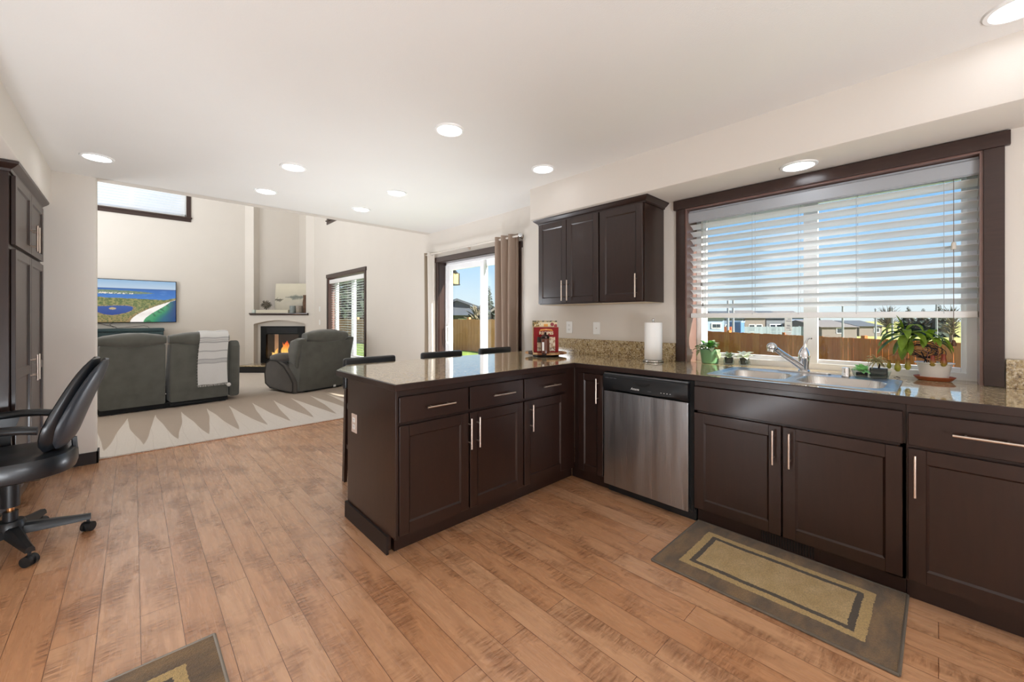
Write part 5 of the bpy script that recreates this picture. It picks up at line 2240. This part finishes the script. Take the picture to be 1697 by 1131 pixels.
def mat_flame():
    t = NT('flame')
    tc = t.N('TexCoord')
    sp = t.N('SeparateXYZ')
    t.L(tc.outputs['Object'], sp.inputs[0])
    f = t.rng(sp.outputs[2], .32, .66)
    r = t.N('ValToRGB')
    e = r.color_ramp.elements
    e[0].position, e[0].color = 0, lin('#ffd27a')
    e[1].position, e[1].color = 1, lin('#d8451a')
    q = e.new(.45)
    q.color = lin('#ffb04a')
    t.L(f, r.inputs[0])
    em = t.N('Emission')
    em.inputs[1].default_value = 1.5
    t.L(r.outputs[0], em.inputs[0])
    tr = t.N('BsdfTransparent')
    lw = t.N('LayerWeight')
    lw.inputs[0].default_value = .45
    mx = t.N('MixShader')
    t.L(t.math('MINIMUM', t.math('ADD', lw.outputs['Facing'], .12), .9), mx.inputs[0])
    t.L(em.outputs[0], mx.inputs[1])
    t.L(tr.outputs[0], mx.inputs[2])
    t.L(mx.outputs[0], t.out.inputs[0])
    return t.m


M_flame = mat_flame()
rnd = random.Random(8)
for k in range(26):
    s = rnd.gauss(.82, .17)
    h = max(.08, .40 - abs(s - .82) * 1.0 + rnd.uniform(-.10, .05))
    y0 = rnd.uniform(.22, .36)
    pts, rs = [], []
    for i in range(9):
        f = i / 8
        pts.append((s + .05 * math.sin(f * 4 + k) * f, y0 + .015 * math.cos(f * 5 + k), .34 + h * f))
        rs.append(max(.001, (.026 + .022 * (h / .3)) * (math.sin(PI * (f * .85 + .15))) ** 1.1 * (1 - f * .55)))
    MB(MF).tube(pts, rs, 10).build('flame', M_flame, fp)
hl = bpy.data.lights.new('fire_glow', 'POINT')
hl.energy = 6
hl.color = (1, .5, .2)
hl.shadow_soft_size = .08
ho = bpy.data.objects.new('fire_glow', hl)
COL.objects.link(ho)
ho.parent = fp
ho.matrix_parent_inverse = WM(fp).inverted()
ho.location = MF @ Vector((.82, .2, .5))
# hearth and mantel
hr = thing('hearth', 'raised black hearth with a stone top in front of the fireplace', 'hearth', (2.2, 10.7, 0))
mb = MB(MF).box(.17, -.46, .012, 1.5, -.002, .15)
mb.build('base', M_blackp, hr)
MB(MF).box(.15, -.475, .15, 1.52, -.002, .172, .003).build('stone_top', M_splash, hr)
mb = MB(MF)
mb.prism([(-.002, 1.315), (-.03, 1.32), (-.05, 1.345), (-.065, 1.35), (-.065, 1.368), (-.002, 1.368)], .135, 1.535, axis='X')
mt = mb.build('mantel_shelf', M_trimdark)
tag(mt, 'dark wood mantel shelf above the fireplace', 'shelf')
MB(MF).raw([(.215, .0, 1.331), (1.47, .0, 1.331), (1.47, .19, 1.331), (LW / 2, .80, 1.331), (.215, .19, 1.331), (.215, .0, 1.368), (1.47, .0, 1.368), (1.47, .19, 1.368), (LW / 2, .80, 1.368), (.215, .19, 1.368)],
           [(0, 1, 2, 3, 4), (5, 6, 7, 8, 9), (0, 1, 6, 5), (1, 2, 7, 6), (2, 3, 8, 7), (3, 4, 9, 8), (4, 0, 5, 9)]).build('ledge', M_wall, mt)


def art(u, v):
    c = lerp(rgb('#a8a294'), rgb('#cfc8b4'), min(1, v * 1.2))
    if v < .40:
        c = lerp(rgb('#aaa292'), rgb('#b9b3a4'), v / .4)
    m = .46 + .03 * fb(u, 0, 5, 2)
    if u < .36:
        hgt = .055 * math.sin(PI * min(1, u / .36 + .25)) * (1 + fb(u, v, 14, 3))
        if abs(v - m) < hgt:
            c = lerp(rgb('#4b473d'), c, abs(v - m) / hgt * .5)
    if .3 < u < .95:
        hgt = .10 * (1 - abs(u - .62) / .34)
        d = abs(v - .53 - .06 * fb(u, v, 6, 8))
        if d < hgt:
            c = lerp(rgb('#6e736c'), c, (d / hgt) ** 1.5)
    return lerp(c, rgb('#dad4c4'), max(0, fb(u, v, 3, 5)) * .3)


pa = thing('painting', 'pale misty landscape canvas leaning above the mantel', 'painting', (2.5, 10.9, 1.37))
MP = MF @ Matrix.Translation((.62, .14, 1.3725)) @ Matrix.Rotation(R(-5), 4, 'X')
MB(MP).box(0, .001, 0, .81, .03, .715).build('canvas', pm('canvas_edge', '#6d5a45', .8), pa)
picture('painted_scene', MP, .81, .715, 60, 54, art, mat_attr('canvas_paint', 0, .8), pa)
t = thing('planter_box', 'long pale box on the mantel shelf', 'box', MF @ Vector((.6, .03, 1.37)))
mb = MB(MF)
for a in ((.285, -.03, 1.3685, 1.06, -.018, 1.445), (.285, .06, 1.3685, 1.06, .072, 1.445), (.285, -.018, 1.3685, .297, .06, 1.445), (1.048, -.018, 1.3685, 1.06, .06, 1.445), (.297, -.018, 1.3685, 1.048, .06, 1.43)):
    mb.box(*a)
mb.build('box', pm('cream_box', '#cfc7b2', .6), t)
mb = MB(MF)
rnd = random.Random(2)
cc = Vector((.50, .02, 1.562))
for k in range(90):
    d_ = Vector((rnd.gauss(0, 1), rnd.gauss(0, 1), rnd.gauss(0, 1))).normalized()
    mb.cyl(cc + d_ * .03, cc + d_ * rnd.uniform(.10, .13), .011, .004, 5)
mb.ball(cc, .075, seg=10, rings=6)
tag(mb.build('ornament_ball', pm('dried_ball', '#6d665a', .9, var=.35, vscale=40)), 'spiky dried ornament ball on the pale box', 'ornament')
mb = MB(MF).lathe([(0, 0), (.06, 0), (.066, .01), (.06, .075), (.05, .08), (0, .078)], (.215, .01, 1.3685), 18, .7, .7)
tag(mb.build('cup', pm('pale_mint_cup', '#cdd6cc', .5)), 'small pale cup at the end of the mantel shelf', 'cup')
for i, (s, lab, col) in enumerate(((1.15, 'grey cylindrical candle holder beside the pale box', '#8b9290'), (1.30, 'mottled brown-grey candle holder at the end of the mantel shelf', '#958a7e'))):
    t = thing('candle_holder', lab, 'candle holder', MF @ Vector((s, -.0, 1.37)), 'candle holders on the mantel')
    MB(MF).lathe([(0, 0), (.066, 0), (.07, .006), (.07, .172), (.064, .175), (.058, .17), (.058, .12), (0, .118)], (s, .01, 1.3685), 24).build('holder', pm('mottled_glass_%d' % i, col, .4, var=.25, vscale=50), t)
mb = MB(MF)
rnd = random.Random(4)
mb.lathe([(0, 0), (.05, 0), (.075, .1), (.085, .25), (.06, .36), (.07, .43), (.055, .42), (0, .3)], (1.40, .085, 1.3685), 18, .6, .6)
tag(mb.build('woven_vase', pm('brown_wicker', '#6e5442', .9, bump=1, bscale=60, bdist=.02, var=.3, vscale=50)), 'brown woven vase beside the landscape canvas', 'vase')
# ------------------------------------------------------------------ recessed lights


def downlight(lab, x, y, z, mat, r=.075):
    t = thing('recessed_light', lab, 'ceiling light', (x, y, z), 'recessed ceiling lights')
    MB().lathe([(r, -.003), (r + .004, -.009), (r + .018, -.007), (r + .022, -.001), (r + .022, .0), (r, 0)], (x, y, z), 40).build('trim_ring', M_white, t)
    MB().lathe([(0, -.008), (r * .7, -.0075), (r, -.004), (r, -.001)], (x, y, z), 32).build('lens', mat, t)
    return t


LT = [('recessed ceiling light above the front edge of the peninsula', 1.483, 2.161, CEIL), ('recessed ceiling light beside the soffit over the inner counter corner', 2.427, 2.207, CEIL),
      ('first recessed ceiling light past the peninsula on the chair side', .936, 3.558, CEIL), ('recessed ceiling light at the living-room edge on the chair side', .925, 4.414, CEIL),
      ('recessed ceiling light between the peninsula and the patio door', 1.864, 3.606, CEIL), ('recessed ceiling light at the living-room edge near the patio door', 1.854, 4.42, CEIL),
      ('recessed ceiling light above the pantry and office chair', -.199, 4.36, CEIL), ('recessed light in the soffit underside over the kitchen window', 2.925, .58, 2.178),
      ('recessed ceiling light at the top corner of the photo, beside the soffit past the window', 2.515, -.215, CEIL)]
for l_, x, y, z in LT:
    downlight(l_, x, y, z, M_lamp)

# ------------------------------------------------------------------ outdoors


def px3(u, v, D):
    a, b = (u - CX) / FPX, -(v - HY) / FPX
    return Vector(((SN + a * CS) * D, (CS - a * SN) * D, EYE + b * D))


def gz(x, y):
    t = max(0, min(1, (y - 7) / 3.5))
    return -1.15 + 1.25 * t * t * (3 - 2 * t)


mb = MB()
rows = []
for i in range(41):
    x = 3.4 + 21 * (i / 40)
    rows.append([(x, -14 + 40 * j / 50, gz(x, -14 + 40 * j / 50)) for j in range(51)])
mb.sheet(rows)
struct(mb.build('ground_yard', M_grass))
mb = MB()
rows = []
for i in range(30):
    x = 24.4 + 400 * (i / 29) ** 2
    rows.append([(x, -300 + 700 * j / 30, -1.15 - .55 * min(1, i / 6)) for j in range(31)])
mb.sheet(rows)
struct(mb.build('ground_field', M_field))
M_fence = mat_board('brown_fence_boards', '#b4622e', '#c97d41', '#8c4c26', .14, 0)
M_fence2 = mat_board('tan_fence_boards', '#c48a60', '#d09a70', '#9c6c48', .14, 0)


def fence(name, lab, P0, P1, ztop, zb, mat, gap=.006, post=2.4, inside=-1):
    t = thing(name, lab, 'fence', (P0[0], P0[1], zb))
    P0, P1 = Vector(P0[:2]), Vector(P1[:2])
    d = (P1 - P0)
    L = d.length
    d.normalize()
    ang = math.atan2(d.y, d.x)
    M = Matrix.Translation((P0.x, P0.y, 0)) @ Matrix.Rotation(ang, 4, 'Z')
    mb = MB(M)
    rnd = random.Random(1)
    k = 0
    while k * .14 < L:
        g = gap if rnd.random() < .55 else .001
        mb.box(k * .14 + g, -.01, zb, (k + 1) * .14 - g, .01, ztop + rnd.uniform(-.01, .01))
        k += 1
    mb.build('boards', mat, t)
    mb = MB(M)
    for z in (zb + .25, ztop - .2):
        mb.box(0, inside * .05, z, L, inside * .01, z + .09)
    mb.build('rail', mat, t)
    k = 0
    while k * post < L:
        MB(M).box(k * post - .05, inside * .11, zb - .1, k * post + .05, inside * .01, ztop + .07).build('post', mat, t)
        k += 1
    return t


a = px3(1169, 549, 16.6)
b = px3(1578, 568, 8.9)
dv = (b - a)
fence('wooden_fence', 'brown board fence beyond the kitchen window', a - dv * .45, b + dv * 1.2, .71, -1.2, M_fence, .005, 2.4, 1)
a = px3(735, 529, 14.8)
b = px3(822, 530, 13.2)
dv = b - a
fence('wooden_fence', 'weathered tan board fence beyond the patio door', a - dv * 4.2, b + dv * 1.2, 1.20, .08, M_fence2, .006, 2.4, 1)


def house(lab, u0, u1, D, ztop, zb, wmat, rmat, depth=8, roofh=2.0, wins=(), gable='front', name='house', yaw=None):
    p0, p1 = px3(u0, HY, D), px3(u1, HY, D)
    c = (p0 + p1) / 2
    w = (p1 - p0).length
    M = Matrix.Translation((c.x, c.y, 0)) @ Matrix.Rotation(-TH if yaw is None else yaw, 4, 'Z')
    t = thing(name, lab, 'house', (c.x, c.y, zb))
    MB(M).box(-w / 2, 0, zb, w / 2, depth, ztop).build('walls', wmat, t)
    mb = MB(M)
    if gable == 'front':
        mb.prism([(-w / 2 - .3, ztop), (0, ztop + roofh), (w / 2 + .3, ztop), (w / 2 + .3, ztop + .15), (0, ztop + roofh + .15), (-w / 2 - .3, ztop + .15)], -.3, depth + .3, axis='Y')
        r_ = mb.build('roof', rmat, t)
        MB(M).prism([(-w / 2, ztop), (w / 2, ztop), (0, ztop + roofh)], .0, .12, axis='Y').build('gable', wmat, t)
    else:
        mb.prism([(-.3, ztop), (depth / 2, ztop + roofh), (depth + .3, ztop)], -w / 2 - .3, w / 2 + .3, axis='X')
        mb.build('roof', rmat, t)
    for (x, z, ww, hh) in wins:
        f = MB(M).box(x * w / 2 - ww / 2, -.06, z, x * w / 2 + ww / 2, .02, z + hh).build('window', M_vinyl, t)
        MB(M).box(x * w / 2 - ww / 2 + .08, -.075, z + .08, x * w / 2 + ww / 2 - .08, -.055, z + hh - .08).build('pane', M_dkglass, f)
    return t


house('pale blue building with small dark windows beyond the fence', 1130, 1200, 36, 1.25, -2.2, M_sidingw, M_sidingg, 4, .25, [(.52, .28, .5, .5), (.72, .28, .5, .5), (-.3, .3, .6, .5)], 'side')
house('grey-blue house at the end of the row beyond the trailer', 1196, 1232, 62, 1.15, -4, M_siding, M_roof, 8, 1.2, [(-.4, -1, 1, 1.2), (.4, -1, 1, 1.2)], 'side')
house('tan house in the row of houses beyond the fence', 1234, 1268, 64, 1.2, -4, M_sidingt, M_roof2, 8, 1.3, [(-.3, -1, 1, 1.2), (.4, -1, 1, 1.2)], 'side')
house('pale grey house in the row behind the window sticker', 1270, 1300, 66, 1.15, -4, M_sidingg, M_roof, 8, 1.3, [(-.3, -1, 1, 1.2), (.4, -1, 1, 1.2)], 'side')
house('blue-grey house in the row nearest the window mullion', 1304, 1338, 70, 1.3, -4, M_sidingw, M_roof2, 8, 1.2, [(-.4, -1, 1, 1.2), (.3, -1, 1, 1.2)], 'side')
house('large grey house with a low pitched roof beyond the grass field', 1362, 1420, 58, -.1, -1.7, M_sidingt, M_roof2, 10, 1.0, [(.0, -1.0, .9, .8)], 'side')
house('tan house with a sunlit pale gable beyond the grass field', 1424, 1462, 64, -.1, -1.7, M_sidingt, M_roof, 9, .9, [(.5, -1.1, .9, .8)], 'side')
hs = house('low grey house with a dark gable roof beyond the patio door', 704, 812, 27, 1.52, -.2, M_sidingg, M_roof, 9, .88, [(.3, .3, 1.2, .9)], 'front')
a, b = px3(715, HY, 26.3), px3(797, HY, 26.3)
c_ = (a + b) / 2
MB(Matrix.Translation((c_.x, c_.y, 0)) @ Matrix.Rotation(-TH, 4, 'Z')).prism([(-.9, 1.42), (.7, 1.95), (.7, 1.42)], -(b - a).length / 2, (b - a).length / 2, axis='X').build('porch_roof', M_roof, hs)
house('grey house with a steep roof behind the curtain side of the patio door', 822, 872, 25, 1.6, -.2, M_sidingg, M_roof2, 8, .8, [], 'front')
mb = MB()
a, b = px3(1218, 540, 50), px3(1345, 543, 50)
t = fence('picket_fence', 'grey picket fence in front of the row of houses', a - Vector((0, 0, 0)), b, .15, -2.5, pm('grey_fence', '#7b8890', .9), .02, 4, 1)
t = thing('portable_toilet', 'blue box beside the pale building beyond the fence', 'box', px3(1220, 545, 42))
a = px3(1221, 545, 42)
MB().box(a.x - .55, a.y - .55, -1.6, a.x + .55, a.y + .55, .78).build('walls', pm('blue_plastic', '#3d6397', .6), t)
MB().box(a.x - .6, a.y - .6, .78, a.x + .6, a.y + .6, .9).build('roof', pm('blue_roof', '#7fa0c8', .6), t)
for u, lab in ((1202, 'orange traffic barrel beside the pale building'), (1211.5, 'orange traffic barrel beside the blue box')):
    a = px3(u, 550, 40)
    t = thing('traffic_barrel', lab, 'barrel', (a.x, a.y, -1.2))
    MB().lathe([(.24, 0), (.22, .1), (.2, .9), (.16, 1.1), (0, 1.12)], (a.x, a.y, -.75), 14).build('body', M_orange, t)
for i, (u, D, zt, lab) in enumerate(((1206.5, 39, 3.0, 'pale street pole beyond the fence beside the first orange barrel'), (1215, 39.5, 3.0, 'pale street pole beyond the fence beside the blue box'), (1396.5, 48, 2.6, 'pale post in the field before the large grey house'), (1451, 50, 2.3, 'pale post in the field behind the pitcher plant'), (1479, 52, 2.5, 'pale post in the field behind the middle of the pitcher plant'), (1552, 50, 3.0, 'pale post in the field before the dark trees'))):
    a = px3(u, 540, D)
    t = thing('street_pole', lab, 'pole', (a.x, a.y, -1.6))
    MB().cyl((a.x, a.y, -1.7), (a.x, a.y, zt), .13, .09, 10).build('pole', M_pole, t)
    MB().cyl((a.x, a.y, zt), (a.x, a.y, zt + .15), .16, .02, 10).build('cap', M_pole, t)


def tree(lab, u, D, h, r, kind, zb=-1.7, seed=0):
    a = px3(u, HY, D)
    rnd = random.Random(seed)
    t = thing('conifer_tree' if kind == 0 else 'leafless_tree', lab, 'tree', (a.x, a.y, zb))
    MB().cyl((a.x, a.y, zb), (a.x, a.y, zb + h * .9), .18, .04, 8).build('trunk', M_bark, t)
    mb = MB()
    if kind == 0:
        for k in range(int(h * 9)):
            f = k / (h * 9)
            for q in range(5):
                an = rnd.uniform(0, 2 * PI)
                L = r * (1 - f) * rnd.uniform(.6, 1.1) + .15
                z = zb + h * (.12 + .88 * f)
                d_ = Vector((math.cos(an), math.sin(an), -.25))
                leaf(mb, (a.x, a.y, z), d_, L, L * .45, .5, .3, 3)
        mb.build('foliage', M_foliage, t)
    else:
        for k in range(170):
            an, e = rnd.uniform(0, 2 * PI), rnd.uniform(.1, 1.4)
            z = zb + h * rnd.uniform(.25, .8)
            d_ = Vector((math.cos(an) * math.cos(e), math.sin(an) * math.cos(e), math.sin(e)))
            p = Vector((a.x, a.y, z))
            mb.tube([p, p + d_ * r * .5, p + d_ * r * rnd.uniform(.8, 1.1) + Vector((rnd.uniform(-.2, .2), rnd.uniform(-.2, .2), .1))], [.07, .045, .015], 4)
        mb.build('branches', M_foliage2, t)
    return t


for i, (u, D, h, r, k, lab) in enumerate(((1505, 70, 5.0, 2.6, 0, 'dark conifer behind the pitcher plant beyond the field'), (1530, 66, 4.6, 2.6, 0, 'broad dark conifer right of the pale post beyond the field'), (1556, 62, 5.2, 2.6, 0, 'dark conifer beyond the field near the blind cord'), (1470, 74, 4.2, 2.2, 1, 'bare grey tree between the tan house and the conifers'), (1576, 45, 4.2, 1.0, 1, 'bare tree beyond the field next to the wooden tassel'), (1612, 46, 5.0, 1.2, 1, 'bare tree at the frame end of the kitchen window'), (1352, 85, 4.6, 2.4, 0, 'distant conifer beside the large grey house'), (793, 19, 1.75, .55, 1, 'bare bush beside the low grey house beyond the patio door'), (811, 52, 5.6, 1.3, 0, 'tall conifer between the two houses beyond the patio door'))):
    tree(lab, u, D, h, r, k, -1.7 if u > 1000 else -.1, i)
for i, (u, D, lab) in enumerate(((526, 25, 'dense dark conifer outside the living-room window, fireplace side'), (574, 32, 'dense dark conifer outside the middle of the living-room window'), (616, 25, 'dense dark conifer outside the living-room window, patio side'))):
    tree(lab, u, D, 8.5, 1.9, 0, 0, 20 + i)
# lantern on the outside wall beside the patio door
ln = thing('porch_lantern', 'black porch lantern with a warm glass on the outside wall beside the patio door', 'lantern', (3.33, 4.95, 1.83))
lx, ly = 3.43, 4.885
mb = MB()
for sx in (-1, 1):
    for sy in (-1, 1):
        mb.box(lx + sx * .055 - .006, ly + sy * .055 - .006, 1.75, lx + sx * .055 + .006, ly + sy * .055 + .006, 1.91)
mb.box(lx - .065, ly - .065, 1.735, lx + .065, ly + .065, 1.752)
mb.lathe([(.09, 0), (.03, .05), (.015, .07), (0, .08)], (lx, ly, 1.91), 4)
mb.box(3.33, ly - .01, 1.93, lx, ly + .01, 1.95).box(3.33, ly - .05, 1.85, 3.345, ly + .05, 2.0)
mb.build('frame', M_blackp, ln)
MB().box(lx - .05, ly - .05, 1.752, lx + .05, ly + .05, 1.905).build('lantern_glass', pm('warm_seeded_glass', '#a8935c', .4, emit='#e8d190', estr=.06), ln)
